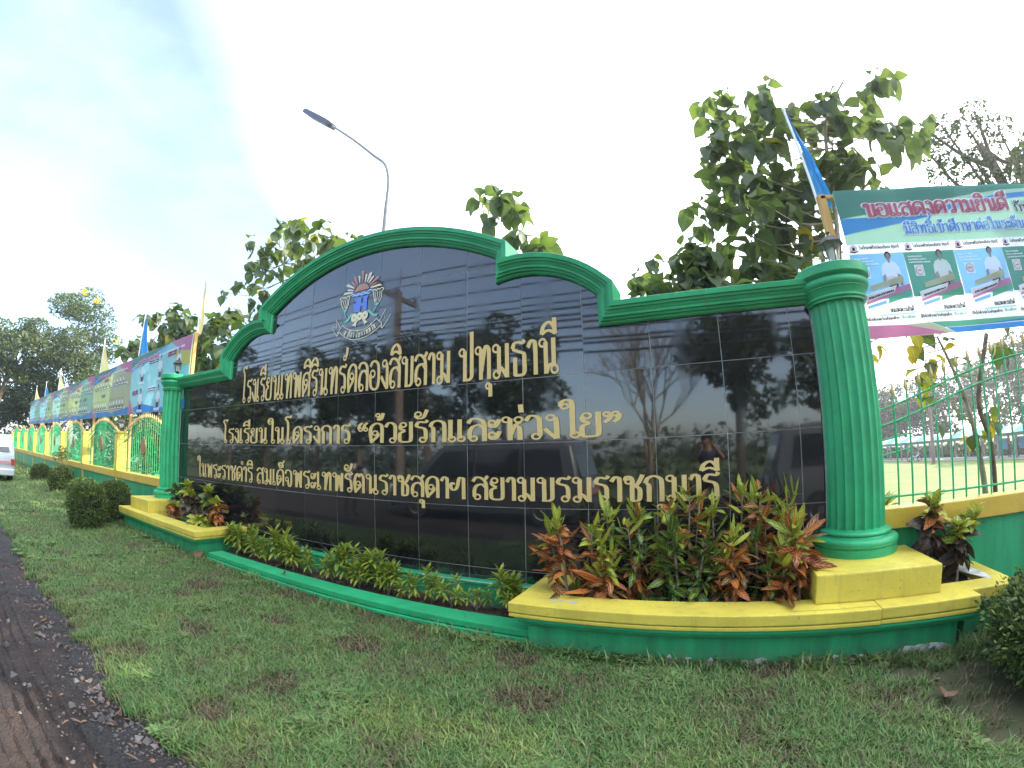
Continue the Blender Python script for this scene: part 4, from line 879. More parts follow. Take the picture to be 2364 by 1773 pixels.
def draw_small(seed, style):
    def dr(p, poly, P, W_, H_):
        rnd = random.Random(seed); D = lambda l, L, m_: poly(p, l, L, m_)
        base = (PA, PO, PO, MI, PA, PA)[style]
        D([(0, 0), (W_, 0), (W_, H_), (0, H_)], 1, base)
        D([(W_ * .45, 0), (W_, 0), (W_, H_), (W_ * .60, H_)], 1.6, (PA, CRM, MI, PO, PO, MI)[style])
        D([(0, 0), (W_, 0), (W_, .30), (W_ * .6, .12), (W_ * .3, .34), (0, .16)], 2.2, BL)
        D([(0, 0), (.75, 0), (0, .62)], 3, PK); D([(.75, 0), (1.0, 0), (0, .80), (0, .62)], 3, CRM)
        D([(0, H_), (0, H_ - .36), (W_ * .4, H_ - .16), (W_ * .7, H_)], 2.4, TE)
        D([(0, H_ - .36), (0, H_ - .60), (W_ * .62, H_ - .2), (W_ * .7, H_), (W_ * .4, H_ - .16)], 2.2, BL if style in (1, 3) else SK)
        D([(W_, H_), (W_ * .70, H_), (W_ * .90, H_ - .42), (W_, H_ - .5)], 2.9, PK); D([(W_, H_ - .5), (W_ * .90, H_ - .42), (W_ * .72, H_ - .3), (W_ * .88, H_ - .85), (W_, H_ - .95)], 2.7, CRM if style else YE)
        f3 = lambda x, z, d: P(x, z, d)
        text_into(p, 'ขอแสดงความยินดี', W_ * .16, W_ * .50, H_ - .34, .13, f3, WH, -.0035 * 4.5, seg=3, extra=7, thick=20, thin=14); text_into(p, 'ขอแสดงความยินดี', W_ * .16, W_ * .50, H_ - .34, .13, f3, PK, -.0035 * 7, seg=3, thick=20, thin=14)
        strip(p, poly, W_ * .53, W_ * .92, H_ - .31, .07, 4, WH, rnd)
        if style == 0:    # six large portraits in two rows
            for r_ in range(2):
                for c_ in range(3):
                    x = W_ * (.26 + .30 * c_); z = .10 + r_ * 1.04
                    figure(p, poly, x, z, .84, 3.4); D([(x - .25, z - .06), (x + .25, z - .06), (x + .25, z + .04), (x - .25, z + .04)], 6, WH)
                    D([(x - 1.0, z + .62), (x - .25, z + .62), (x - .25, z + .80), (x - 1.0, z + .80)], 4, (PK, WH, NV)[(r_ + c_) % 3]); strip(p, poly, x - .95, x - .3, z + .72, .06, 5, GY if (r_ + c_) % 3 != 2 else WH, rnd); strip(p, poly, x - .95, x - .3, z + .645, .045, 5, GY if (r_ + c_) % 3 != 2 else WH, rnd)
                    D([(x - .56 + .06 * math.cos(i), z + .76 + .08 * math.sin(i)) for i in range(6)], 5, WH)
        else:
            for r_ in range(2):
                z = .22 + r_ * .98; n_ = 13 if r_ == 0 else 11
                for c_ in range(n_):
                    if (c_ + seed) % 7 == 6: continue
                    x = W_ * (.10 + .84 * c_ / n_); figure(p, poly, x, z + .1, .42 if r_ == 0 else .34, 3.4)
                D([(W_ * .06, z), (W_ * .95, z + .02), (W_ * .95, z + .11), (W_ * .06, z + .09)], 5.4, WH); strip(p, poly, W_ * .08, W_ * .93, z + .035, .045, 6, GY, rnd)
            for k in range(3 if style > 1 else 1):
                x = W_ * (.30 + .2 * k); D([(x, .88), (x + .55, .90), (x + .55, 1.02), (x, 1.0)], 5, NV); strip(p, poly, x + .05, x + .5, .93, .05, 6, WH, rnd)
            D([(W_ * .35, H_ - .55), (W_ * .35 + .5, H_ - .55), (W_ * .35 + .5, H_ - .43), (W_ * .35, H_ - .43)], 5, RO)
    return dr
seams = [-10.90, -16.48, -22.22, -27.95, -33.4, -39.0, -44.9]
zt = [3.37, 3.22, 3.14, 3.09, 3.08, 3.02, 3.0]
names = ['pale blue and green banner of six student portraits, nearest the sign on its left', 'banner with yellow middle and two rows of small portraits, second left of the sign', 'banner with olive centre and red corner, third left of the sign',
         'green banner with a row of black name plates, fourth left of the sign', 'banner with dense diagonal portrait rows, fifth left of the sign', 'last banner on the far left end of the row, under the yellow flag']
for i in range(6):
    banner(seams[i + 1] + .01, seams[i] - .01, 1.05 if i < 5 else 1.08, zt[i + 1], zt[i], .02, names[i], draw_small(20 + i, i), PR, 'banners hung along the left wall')
# timber posts that carry the banners
tp = [(-11.03, 3.46, 'yellow timber post at the right end of the left banners, above the sign shoulder'), (4.93, 3.44, 'yellow timber post behind the right hand lantern, carrying the big banner')]
for i, s_ in enumerate(seams[1:]): tp.append((s_, zt[i + 1] + .03, 'timber post behind the %s banner joint left of the sign' % words[i]))
for i, (x, z, lab) in enumerate(tp):
    b = MB(); b.box(x - .065, x + .065, .12, .2 + .03, G - .05 if i > 1 else G - .05, z)
    if i == 1: b.box(x - .02, 11.2, .12, .22, 3.36, 3.42)
    else: b.box(x - 2.8 if 0 < i else x - 5.4, x + .065 if i == 0 else x + 2.8, .232, .27, z - .12, z - .06)
    tag(b.build('timber_post', M['wood'], bevel=.006), lab, 'post', 'timber posts of the banners')
# ---------------------------------------------------------------- leaves
def leaf_mesh(name, L, W, mt, droop=.5, fold=.25, seg=6, shape='ovate', wave=0.0, seed=0, stem=.0):
    b = MB(); b.uv = []; r = random.Random(seed)
    for i in range(seg + 1):
        t = i / seg
        if shape == 'ovate': wd = W * (math.sin(PI * min(1, t * 1.02) ** .72) ** .8) if 0 < t < 1 else 0
        elif shape == 'lance': wd = W * (math.sin(PI * t ** 1.05)) ** .75 if 0 < t < 1 else 0
        else: wd = W * math.sin(PI * t) ** .6 if 0 < t < 1 else 0
        if i == 0: wd = W * .04
        if i == seg: wd = W * .02
        a_ = droop * t; y = L * (t * (1 - .25 * droop * t)) + stem; z = -L * .5 * droop * t * t
        for s_ in (-1, 0, 1):
            ww = wd / 2 * s_; zz = z + abs(ww) * fold + (wave * W * math.sin(t * 9 + s_ * 2 + seed) if s_ else 0)
            b.v.append((ww, y, zz)); b.uv.append((.5 + .5 * s_, t))
    for i in range(seg):
        for k in range(2): b.f.append((i * 3 + k, i * 3 + k + 1, (i + 1) * 3 + k + 1, (i + 1) * 3 + k)); b.m.append(0)
    return b.mesh(name, mt, smooth=180)
def aim(d, roll=0.0):
    q = Vector(d).to_track_quat('Y', 'Z'); return (q.to_matrix() @ Matrix.Rotation(roll, 3, 'Y')).to_euler()
LM = {}
LM['teak'] = leafmat('teak_leaf', [(.055, .078, .046), (.075, .102, .055), (.10, .13, .052), (.062, .084, .060)], trans=.40, rough=.5, vein=((.09, .13, .05), 7, .07, .6), tcol=(1.6, 1.75, .6))
LM['teakyel'] = leafmat('teak_leaf_yellow', [(.30, .32, .03), (.40, .28, .03), (.22, .30, .04)], trans=.5, vein=((.40, .40, .10), 7, .06, .6), tcol=(1.4, 1.3, .4))  # yellow leaf colour, mixed in leaf by leaf
TK = [leaf_mesh('leaf', .46, .29, LM['teak'], .9, .28, 7, wave=.10, seed=1, stem=.05), leaf_mesh('leaf', .40, .27, LM['teak'], 1.3, .2, 7, wave=.11, seed=2, stem=.05), leaf_mesh('leaf', .55, .34, LM['teak'], .7, .35, 7, wave=.09, seed=3, stem=.05), leaf_mesh('leaf', .30, .17, LM['teak'], .4, .5, 6, wave=.03, seed=4, stem=.03)]
TKY = leaf_mesh('leaf', .44, .27, LM['teakyel'], .9, .3, 7, wave=.05, seed=5, stem=.05)
def teak(label, base, clusters, nper, seed, scale=1.0, maxobj=300, lean=None, yellow=.03):
    r = random.Random(seed); t = empty('teak_tree', base, label, 'tree')
    cs = [Vector(c) for c in clusters]; top = max(cs, key=lambda c: c.z); bx, by, bz = base
    tr = MB(); lean = lean or [(bx, by, bz), (bx * .8 + top.x * .2, by, bz * .5 + top.z * .5 - .5), (top.x, top.y, top.z - .25)]
    P = cr_spline(lean, 8); n = len(P); tr.tube(P, [.085 * (1 - .72 * i / (n - 1)) for i in range(n)], 8); tr.build('trunk', M['barkpale'], t, smooth=180)
    for c in sorted(cs, key=lambda c: -c.z)[1:]:
        best = min(P, key=lambda p: (p - c).length + max(0, p.z - c.z + .1) * 4 + (9 if p.z > c.z else 0) + max(0, bz + 1.6 - p.z) * 3)
        mid = (best + c) / 2 + Vector((r.uniform(-.1, .1), r.uniform(-.1, .1), -.12 * (best - c).length))
        br = MB(); Q = cr_spline([best, mid, c], 5); br.tube(Q, [.016 - .009 * i / (len(Q) - 1) for i in range(len(Q))], 5); br.build('branch', M['barkpale'], t, smooth=180)
    LV = []
    for c in cs:
        k = nper + r.randint(-1, 2)
        for i in range(k):
            az = 2 * PI * i / k * 1.5 + r.uniform(-.5, .5); el = math.radians(r.choice([25, 5, -15, -35, -55, -65]) + r.uniform(-12, 12))
            d = Vector((math.cos(az) * math.cos(el), math.sin(az) * math.cos(el), math.sin(el))); p = c + Vector((r.uniform(-.10, .10), r.uniform(-.1, .1), r.uniform(-.22, .12)))
            me = TKY if r.random() < yellow else TK[3] if el > .5 and r.random() < .5 else r.choice(TK[:3])
            LV.append((p, aim(d, r.uniform(-.5, .5)), scale * r.uniform(.72, 1.15), me))
    eye = Vector((2.71, -6.43, -.18)); LV.sort(key=lambda q: (q[0] - eye).length / q[2]); L0 = Vector(base)
    for p, e_, s_, me in LV[:maxobj]: inst('leaf', me, t, p - L0, e_, s_)
    if LV[maxobj:]:
        b = MB(); b.uv = []
        for p, e_, s_, me in LV[maxobj:]:
            Mx = Matrix.Translation(p) @ e_.to_matrix().to_4x4() @ Matrix.Scale(s_, 4); o = len(b.v)
            uvs = [(.5, .5)] * len(me.vertices)
            for lp in me.loops: uvs[lp.vertex_index] = tuple(me.uv_layers[0].data[lp.index].uv)
            b.v += [tuple(Mx @ (v.co / T)) for v in me.vertices]; b.uv += uvs
            for f_ in me.polygons: b.f.append(tuple(i + o for i in f_.vertices)); b.m.append(0)
        tag(b.build('small_leaves', LM['teak'], t, smooth=180), kind='stuff')
    return t
rr = random.Random(77)
def denser(C, k, s=.28):
    o = [tuple(c) for c in C]
    for i in range(k):
        c = rr.choice(C); o.append((c[0] + rr.gauss(0, s), c[1] + rr.gauss(0, .4), c[2] - abs(rr.gauss(0, s))))
    return o
teak('tall broad leaved teak tree behind the right shoulder of the sign, beside the blue flag', (5.55, 2.7, G - .3), denser(CL['TR'], 12), 6, 1, 1.2, 300, lean=[(5.55, 2.8, G - .3), (5.6, 2.7, 1.2), (6.0, 2.6, 4.5), (6.4, 2.6, 6.6), (7.3, 2.6, 7.9)])
teak('low leafy teak clump peeping over the frame left of the tall teak tree', (3.0, 1.9, G - .2), denser(CL['TR2'], 8, .15), 6, 2, 1.0, 160)
teak('thin teak top that rises above the right arch of the sign', (-2.2, 4.0, G - .4), CL['TM'], 8, 3, 1.35, 120)
teak('spreading teak tree behind the left arch of the sign', (-10.0, 3.1, G - .3), denser(CL['TL'], 26, .35), 6, 4, 1.3, 300)
teak('low teak tree over the left banner, beside the pale flag', (-15.0, 2.5, G - .2), denser(CL['TL2'], 50, .5), 7, 5, 1.45, 300)
LOW = [[6.16, 2.2, 1.49], [6.86, 2.2, 1.36], [7.19, 2.2, 1.09], [7.71, 2.2, 1.3], [6.87, 2.2, .88], [8.65, 2.2, 1.4], [7.0, 2.4, .45], [6.95, 2.3, 1.7], [7.5, 2.3, 1.6], [7.52, 2.2, .12], [7.95, 2.2, -.33], [8.4, 2.2, .04], [9.1, 2.5, 1.2], [5.75, 2.1, 1.2], [9.2, 2.5, 1.9]]
teak('young twin stemmed teak behind the right railing, with many yellow leaves', (8.3, 2.3, G - .3), LOW, 4, 6, .85, 90, lean=[(8.25, 2.3, G - .3), (8.14, 2.2, -1.45), (7.86, 2.2, .16), (7.4, 2.2, 1.5)], yellow=.4)
t2 = MB(); t2.tube(cr_spline([(8.42, 2.3, G - .3), (8.37, 2.2, -1.45), (8.3, 2.2, -.5), (8.12, 2.2, .3), (8.6, 2.3, 1.5)], 6), .05, 8)
tag(t2.build('sapling_stem', M['bark'], loc=(8.42, 2.3, G - .3), smooth=180), 'bare brown second stem beside the young teak behind the right railing', 'tree')

# generic trees with many small leaves
def small_leafmat(n, cols, tr=.3, tc=(1.3, 1.5, .6)): return leafmat(n, cols, trans=tr, rough=.55, tcol=tc)
LM['dark'] = small_leafmat('dark_foliage', [(.022, .040, .018), (.035, .058, .022), (.055, .08, .028)])
LM['mid'] = small_leafmat('olive_foliage', [(.045, .070, .028), (.075, .105, .040), (.11, .135, .055)])
LM['lite'] = small_leafmat('light_foliage', [(.07, .11, .025), (.11, .16, .035), (.16, .21, .05)])
LM['yflower'] = mat('yellow_blossom', (.75, .60, .02), .6, trans=.3)
def leaves_into(b, c, rad, n, size, r, mi=0, flat=.75):
    for i in range(n):
        while True:
            v = Vector((r.uniform(-1, 1), r.uniform(-1, 1), r.uniform(-1, 1)))
            if v.length < 1: break
        v = v.normalized() * (v.length ** .45); p = Vector(c) + Vector((v.x * rad, v.y * rad, v.z * rad * flat))
        d = Vector((r.gauss(0, 1), r.gauss(0, 1), r.gauss(0, .7))).normalized(); e_ = d.cross(Vector((r.gauss(0, 1), r.gauss(0, 1), r.gauss(0, 1)))).normalized(); s_ = size * r.uniform(.6, 1.3)
        b.add([p - d * s_, p + e_ * s_ * .45, p + d * s_, p - e_ * s_ * .45], [(0, 1, 2, 3)], mi)
def tree(name, label, base, clumps, n, size, lm, seed, trunk_r=.25, cat='tree', bark='bark', limbs=7, flowers=None, group=None):
    r = random.Random(seed); t = empty(name, base, label, cat, group); b0 = Vector(base)
    zs = [c[2] for c in clumps]; cx = sum(c[0] for c in clumps) / len(clumps); cy = sum(c[1] for c in clumps) / len(clumps)
    tr = MB(); topz = min(zs) + (max(zs) - min(zs)) * .55; P = cr_spline([base, ((base[0] * 2 + cx) / 3 + r.uniform(-.3, .3), (base[1] * 2 + cy) / 3, base[2] * .6 + topz * .4), (cx, cy, topz)], 6)
    n_ = len(P); tr.tube(P, [trunk_r * (1 - .6 * i / (n_ - 1)) for i in range(n_)], 8)
    for c in r.sample(clumps, min(limbs, len(clumps))):
        s_ = P[r.randint(n_ // 2, n_ - 1)]; Q = cr_spline([s_, (s_ + Vector(c[:3])) / 2 + Vector((0, 0, -.3)), Vector(c[:3])], 4); tr.tube(Q, [trunk_r * .35 * (1 - .7 * i / (len(Q) - 1)) for i in range(len(Q))], 5)
    tr.build('trunk', M[bark], t, smooth=180)
    b = MB(); tot = sum(c[3] ** 2 for c in clumps)
    for c in clumps: leaves_into(b, c[:3], c[3], int(n * c[3] ** 2 / tot), size, r)
    b.build('crown', lm, t)
    if flowers:
        f_ = MB()
        for c in flowers: leaves_into(f_, c[:3], c[3], 40, size * 1.1, r)
        f_.build('blossom', LM['yflower'], t)
    return t
def clumpset(c, rx, rz, k, cr_, r):
    o = []
    for i in range(k):
        while True:
            v = Vector((r.uniform(-1, 1), r.uniform(-1, 1), r.uniform(-1, 1)))
            if .25 < v.length < 1: break
        o.append((c[0] + v.x * rx, c[1] + v.y * rx, c[2] + v.z * rz, cr_ * r.uniform(.6, 1.25)))
    return o
r_ = random.Random(31)
tree('flowering_tree', 'tall olive tree with a few yellow blossoms behind the far banners', (-56, 8, G - .5), clumpset((-56, 6.3, 11.8), 4.3, 4.6, 44, 1.6, r_) + clumpset((-56, 7.5, 6.5), 3.8, 3.2, 20, 1.5, r_), 19000, .18, LM['mid'], 1, .35, limbs=14,
     flowers=[(-54, 5.4, 16.2, .5), (-54, 7.1, 15.6, .45), (-54, 4.2, 15.6, .3), (-54, 10.2, 11.6, .4)])
tree('pine_like_tree', 'dark feathery tree at the left edge of the view above the van', (-60, -3, G - .5), clumpset((-58, -1.0, 8.6), 5.2, 4.0, 40, 1.35, r_), 14000, .20, LM['mid'], 2, .4, limbs=16)  # lighter olive foliage puts distance haze into the leaf colour
tree('broad_tree', 'dark tree low behind the far end of the left wall', (-66, 4, G - .5), clumpset((-66, 3, 4.2), 8, 3.4, 34, 2.0, r_), 12000, .26, LM['dark'], 3, .4)  # dark foliage material throughout
tree('broad_tree', 'light green tree between the two tall trees at the far left', (-62, 12, G - .5), clumpset((-61, 12, 4.4), 5, 4.2, 22, 1.5, r_), 8000, .22, LM['lite'], 4, .3)
tree('broad_tree', 'dark bushy tree behind the middle of the left banners', (-38, 9, G - .5), clumpset((-38, 9, 2.6), 5, 2.6, 22, 1.4, r_), 9000, .2, LM['dark'], 5, .25)
tree('broad_tree', 'leafy shrub tree directly behind the first left railing panel', (-16.5, 5.5, G - .5), clumpset((-16.5, 5.0, -.3), 4.2, 2.0, 26, 1.0, r_), 9000, .13, LM['lite'], 6, .12)
tree('broad_tree', 'green thicket behind the third and fourth left railing panels', (-26, 6.5, G - .5), clumpset((-27, 6.5, .2), 5.5, 2.4, 26, 1.3, r_), 9000, .16, LM['mid'], 7, .12)
def polar(az, D, z): a_ = math.radians(az); return (2.71 + D * math.sin(a_), -6.43 + D * math.cos(a_), z)
zf = -5.0
for i, (az, D, zc, rx, rz, lm, lab) in enumerate([(23.5, 112, 4.5, 8, 6, 'dark', 'dark tree behind the far left end of the covered walkway'), (28.5, 118, 5.2, 9, 7.0, 'dark', 'dark spreading tree behind the utility pole in the school field'), (33.5, 116, 6, 9, 8, 'mid', 'olive tree behind the middle of the covered walkway'), (38.0, 104, 7, 9, 8.5, 'dark', 'tall dark tree over the teal roof at the right edge'), (43.5, 100, 8, 9, 9, 'mid', 'tall tree behind the walkway just past the right edge'), (20.0, 116, 2.6, 6, 4.5, 'mid', 'low tree at the far end of the walkway, close to the column')]):
    b0 = polar(az, D, zf); tree('broad_tree', lab, b0, clumpset(polar(az, D, zc), rx, rz, 34, 2.6, r_), 6500, .42, LM[lm], 40 + i, .5, limbs=12)
tree('sun_block_tree', 'tree added beyond the right edge of the banner to block the sun', (21, 8.5, zf + 1), clumpset((21.5, 9, 7.0), 5.0, 4.4, 46, 1.5, r_), 12000, .26, LM['mid'], 55, .4, limbs=14)  # added tree: its crown keeps sun off the plinth and the ground
# wispy tree at upper right
tw = [(15.46, 9, 8.29), (13.87, 9, 9.45), (14.07, 9, 10.86), (15.82, 9, 10.02), (15.97, 9, 11.71), (13.37, 9, 10.67), (12.73, 9, 10.08), (16.8, 9, 10.9), (14.9, 9, 9.3), (14.6, 9, 8.4), (15.2, 9, 11.1), (17.5, 9.5, 9.6), (16.6, 9, 8.6), (13.2, 9, 8.9)]
tree('wispy_tree', 'sparse leaning tree against the bright sky above the right banner', (19, 9.5, zf + 1), [(x, y, z, .75) for x, y, z in tw] + [(18.6, 9.5, 10.5, .8), (19.5, 9.5, 9.0, .8)], 2500, .12, LM['dark'], 51, .42, limbs=14)

# ---------------------------------------------------------------- crotons and bed plants
CV = ((.42, .36, .05), 11, .085, .85)
LM['cyel'] = leafmat('croton_young', [(.08, .19, .022), (.17, .28, .03), (.33, .36, .04), (.12, .22, .03)], .3, .38, ((.62, .56, .08), 7, .12, .85))
LM['cgrn'] = leafmat('croton_green', [(.022, .065, .018), (.035, .095, .02), (.07, .13, .022)], .22, .32, ((.36, .42, .06), 7, .08, .8))
LM['cred'] = leafmat('croton_red', [(.16, .030, .018), (.32, .060, .025), (.48, .12, .035), (.06, .05, .022), (.22, .03, .03), (.035, .06, .02)], .22, .4, ((.60, .30, .06), 7, .12, .85))
LM['cdark'] = leafmat('croton_dark', [(.035, .028, .022), (.055, .03, .025), (.025, .045, .02)], .15, .35, ((.20, .08, .05), 9, .05, .5))
LM['dry'] = leafmat('dry_leaf', [(.16, .075, .04), (.22, .12, .07), (.10, .05, .035)], .15, .7, ((.26, .16, .10), 7, .05, .5))
def cset(mt, L, W): return [leaf_mesh('leaf', L, W, LM[mt], .35, .35, 6, 'lance', .06, 1), leaf_mesh('leaf', L * .9, W, LM[mt], 1.2, .3, 6, 'lance', .08, 2), leaf_mesh('leaf', L * 1.1, W * .9, LM[mt], -.35, .4, 6, 'lance', .07, 3), leaf_mesh('leaf', L * .75, W * 1.1, LM[mt], .8, .6, 6, 'ovate', .10, 7)]
NL = {k: cset(k, .35, .100) for k in ('cyel', 'cgrn', 'cred', 'cdark')}
BLF = {k: [leaf_mesh('leaf', .36, .17, LM[k], .5, .3, 6, 'ovate', .05, 4), leaf_mesh('leaf', .30, .16, LM[k], 1.0, .25, 6, 'ovate', .06, 5)] for k in ('cyel', 'cgrn', 'cred', 'cdark')}
stem_m = mat('pale_stem', (.24, .19, .15), .8, var=.3, vscale=20)
def croton(label, x, y, zb, zt, n, pal, seed, sets=NL, bare=.35, s=1.0, lean=(0, 0), group=None, cat='shrub'):
    r = random.Random(seed); t = empty('croton_shrub', (x, y, zb), label, cat, group)
    h = zt - zb - .12; P = cr_spline([(x - lean[0] * .5, y, zb - .05), (x + r.uniform(-.03, .03), y, zb + h * .5), (x + lean[0], y + lean[1], zb + h)], 6); b = MB(); b.tube(P, [.022 - .010 * i / (len(P) - 1) for i in range(len(P))], 6); b.build('stem', stem_m, t, smooth=180)
    base = Vector((x, y, zb)); az = r.uniform(0, 6)
    n = int(n * 2.6); hd_ = [(0, 0, 0)] if n < 40 or sets is not NL else [(0, 0, 0), (r.choice((-1, 1)) * r.uniform(.09, .16), r.uniform(-.08, .08), -r.uniform(.10, .28))]
    if len(hd_) > 1: b2 = MB(); b2.tube([P[len(P) // 3], P[len(P) // 2] + Vector((hd_[1][0], hd_[1][1], 0)) * .7, P[-1] + Vector(hd_[1])], [.014, .011, .008], 5); b2.build('stem', stem_m, t, smooth=180)
    for i in range(n):
        off = Vector(hd_[1]) if len(hd_) > 1 and i % 5 < 2 else Vector((0, 0, 0))
        f_ = i / (n - 1); u = bare + (1 - bare) * f_; p = P[min(len(P) - 1, int(u * (len(P) - 1)))] + Vector((0, 0, (u * (len(P) - 1) % 1) * h / len(P) * .8))
        az += 2.4 + r.uniform(-.8, .8); el = math.radians(-16 + 88 * f_ ** 1.5 + r.uniform(-26, 20)); d = Vector((math.cos(az) * math.cos(el), math.sin(az) * math.cos(el), math.sin(el)))
        k = pal[min(len(pal) - 1, int(max(0, min(.999, f_ + r.uniform(-.13, .13))) * len(pal)))]
        if sets is NL and 'cred' in pal and r.random() < .20: k = 'cred'
        inst('leaf', r.choice(sets[k]), t, p - base + off + Vector((r.gauss(0, .022), r.gauss(0, .022), r.gauss(0, .03))), aim(d, r.uniform(-1.0, 1.0)), s * r.uniform(.5, 1.15) * (1 - .25 * f_ ** 4))
    return t
RC = [ # x, y, top, leaves, palette, words
 (.90, -.80, -.98, 40, ('cred', 'cred', 'cred', 'cyel'), 'red and orange croton at the left front corner of the right planter'),
 (1.20, -.62, -1.08, 30, ('cred', 'cred', 'cyel'), 'croton with yellow crown just right of the corner croton'),
 (1.47, -.86, -1.40, 34, ('cred', 'cred', 'cred', 'cyel', 'cyel'), 'short orange croton with yellow edged leaves at the planter front'),
 (1.37, -.30, -.88, 28, ('cgrn', 'cgrn', 'cyel'), 'green croton at the back left, against the granite'),
 (1.80, -.58, -.86, 40, ('cred', 'cgrn', 'cgrn', 'cyel'), 'tall green croton in the left middle of the right planter'),
 (2.13, -.34, -.84, 30, ('cred', 'cyel', 'cyel'), 'croton with bright yellow crown before the gold lettering'),
 (2.30, -.70, -1.08, 40, ('cgrn', 'cgrn', 'cgrn', 'cgrn'), 'dense dark green croton in the centre of the right planter'),
 (2.46, -.28, -.64, 28, ('cred', 'cred', 'cyel'), 'tallest centre croton with orange tinted crown'),
 (2.62, -.72, -1.22, 34, ('cgrn', 'cgrn', 'cgrn'), 'plain green croton right of the planter centre'),
 (2.80, -.32, -.88, 28, ('cred', 'cdark', 'cyel'), 'croton with green fan crown beside the white grout line'),
 (2.98, -.78, -1.18, 44, ('cred', 'cred', 'cred', 'cyel'), 'bright croton with orange lower leaves in the right middle'),
 (3.10, -.30, -.66, 32, ('cdark', 'cred', 'cyel'), 'tall croton with orange side leaves, before the blank granite'),
 (3.46, -.80, -1.55, 26, ('cred', 'cgrn', 'cgrn'), 'low green star shaped croton near the planter front'),
 (3.38, -.34, -.66, 28, ('cdark', 'cred', 'cyel'), 'tall slim croton, second from the right column'),
 (3.74, -.34, -.76, 30, ('cdark', 'cred', 'cyel'), 'back croton right beside the right hand column'),
 (3.78, -.82, -1.10, 56, ('cred', 'cred', 'cred', 'cyel', 'cyel'), 'largest croton with orange leaves on a bare stem by the plinth'),
 (3.30, -.52, -1.25, 26, ('cgrn', 'cdark', 'cgrn'), 'dark croton behind the low star shaped one'),  # dark leaf set between two green ones
]
for i, (x, y, zt_, n_, pal, lab) in enumerate(RC): croton(lab, x, y, -2.24, zt_, n_, pal, 100 + i, bare=(.45 if i in (0, 15) else .3), s=1.15 if i == 15 else .98, lean=(-.1 if i == 0 else .05 * ((i % 3) - 1), 0), group='crotons in the right hand planter')
for i, (x, y, z_) in enumerate([(1.05, -.72, -2.02), (1.95, -.8, -2.05), (2.5, -.84, -2.02)]): croton(('low green seedling at the left inside corner of the right planter', 'low green seedling in the dead leaves, left of centre', 'bright green seedling above the curled brown leaf')[i], x, y, -2.26, z_ + .08, 8, ('cgrn',), 140 + i, bare=.5, s=.9, group='seedlings in the right hand planter')
LC_ = [(-10.45, -.45, -1.12, 18, ('cdark', 'cgrn'), 'dark feathery croton touching the left hand column'), (-9.95, -.75, -1.55, 16, ('cred', 'cred', 'cyel'), 'small red croton at the left of the left planter'), (-9.42, -.55, -1.02, 26, ('cdark', 'cdark', 'cyel'), 'bushy croton with pale yellow crown in the left planter'),
       (-8.95, -.7, -1.18, 22, ('cdark', 'cdark', 'cyel'), 'dark leaved croton in the middle of the left planter'), (-8.35, -.5, -1.02, 24, ('cdark', 'cgrn', 'cyel'), 'croton with green fan crown in the left planter'), (-7.78, -.55, -1.28, 18, ('cred', 'cred', 'cyel'), 'red backed croton at the right end of the left planter'), (-8.25, -.85, -1.72, 12, ('cyel', 'cyel'), 'low croton with broad yellow veined leaves at the planter front'), (-7.95, -.7, -1.75, 10, ('cyel', 'cyel'), 'low pale croton second from the planter end')]
for i, (x, y, zt_, n_, pal, lab) in enumerate(LC_): croton(lab, x, y, -2.24, zt_, n_, pal, 160 + i, sets=BLF, bare=.5, group='crotons in the left hand planter')
for i, (x, y, zt_, n_, pal, lab) in enumerate([(5.70, -.40, -.98, 34, ('cdark', 'cdark', 'cred', 'cyel'), 'dark red croton with scarlet top right of the column'), (6.0, -.55, -1.30, 26, ('cdark', 'cdark', 'cyel'), 'croton with yellow leaves in front of the wall, middle of three'), (6.35, -.35, -1.22, 28, ('cdark', 'cdark', 'cyel'), 'leaning dark croton at the right end of the side bed')]):
    croton(lab, x if i < 2 else 6.05, y, -2.12, zt_, n_, pal, 180 + i, sets=BLF, bare=.48, s=1.0, lean=(0, 0) if i < 2 else (.3, 0), group='crotons right of the column')
croton('croton tip with a yellow leaf at the foot of the railing by the column', 5.35, .45, G - .1, -1.0, 10, ('cred', 'cyel'), 190, sets=BLF, bare=.75)
# narrow leaved golden shrubs in the kerb bed
LM['golden'] = leafmat('golden_shrub_leaf', [(.14, .23, .03), (.24, .32, .035), (.36, .38, .05)], .3, .4, ((.32, .36, .06), 3, .02, .5))
gl0 = leaf_mesh('l', .27, .06, LM['golden'], .5, .3, 4, 'lance')
SH = [(-7.0, -.55, 1.0), (-6.72, -.62, .9), (-6.35, -.5, .95), (-6.05, -.62, .75), (-5.62, -.6, .8), (-5.25, -.5, 1.1), (-4.95, -.6, .85), (-4.62, -.66, .9), (-4.2, -.62, .75), (-3.55, -.6, .8), (-3.2, -.55, 1.0), (-2.88, -.6, .95), (-2.5, -.55, 1.0), (-2.2, -.62, .85), (-1.75, -.66, .7), (-1.35, -.6, .8), (-.95, -.62, .7), (-.55, -.6, .55), (-.05, -.55, .95), (.15, -.68, .6)]
wl = ['at the far left end of the kerb bed', 'second in the kerb bed from the left planter', 'third in the kerb bed from the left planter', 'low, fourth in the kerb bed from the left', 'fifth in the kerb bed from the left', 'tallest of the left group, with a bright top', 'just right of the tallest left one', 'by the dead plant on the kerb', 'low, last of the left group', 'first of the middle group', 'second of the middle group', 'in the centre of the middle group', 'tall, right half of the middle group', 'last of the middle group', 'sparse, before the white ledge edge', 'small, left of the bare white ledge', 'small, below the bent grass blade', 'tiny, near the right planter', 'bright, against the right planter corner', 'small, in front of the bright one at the right planter']
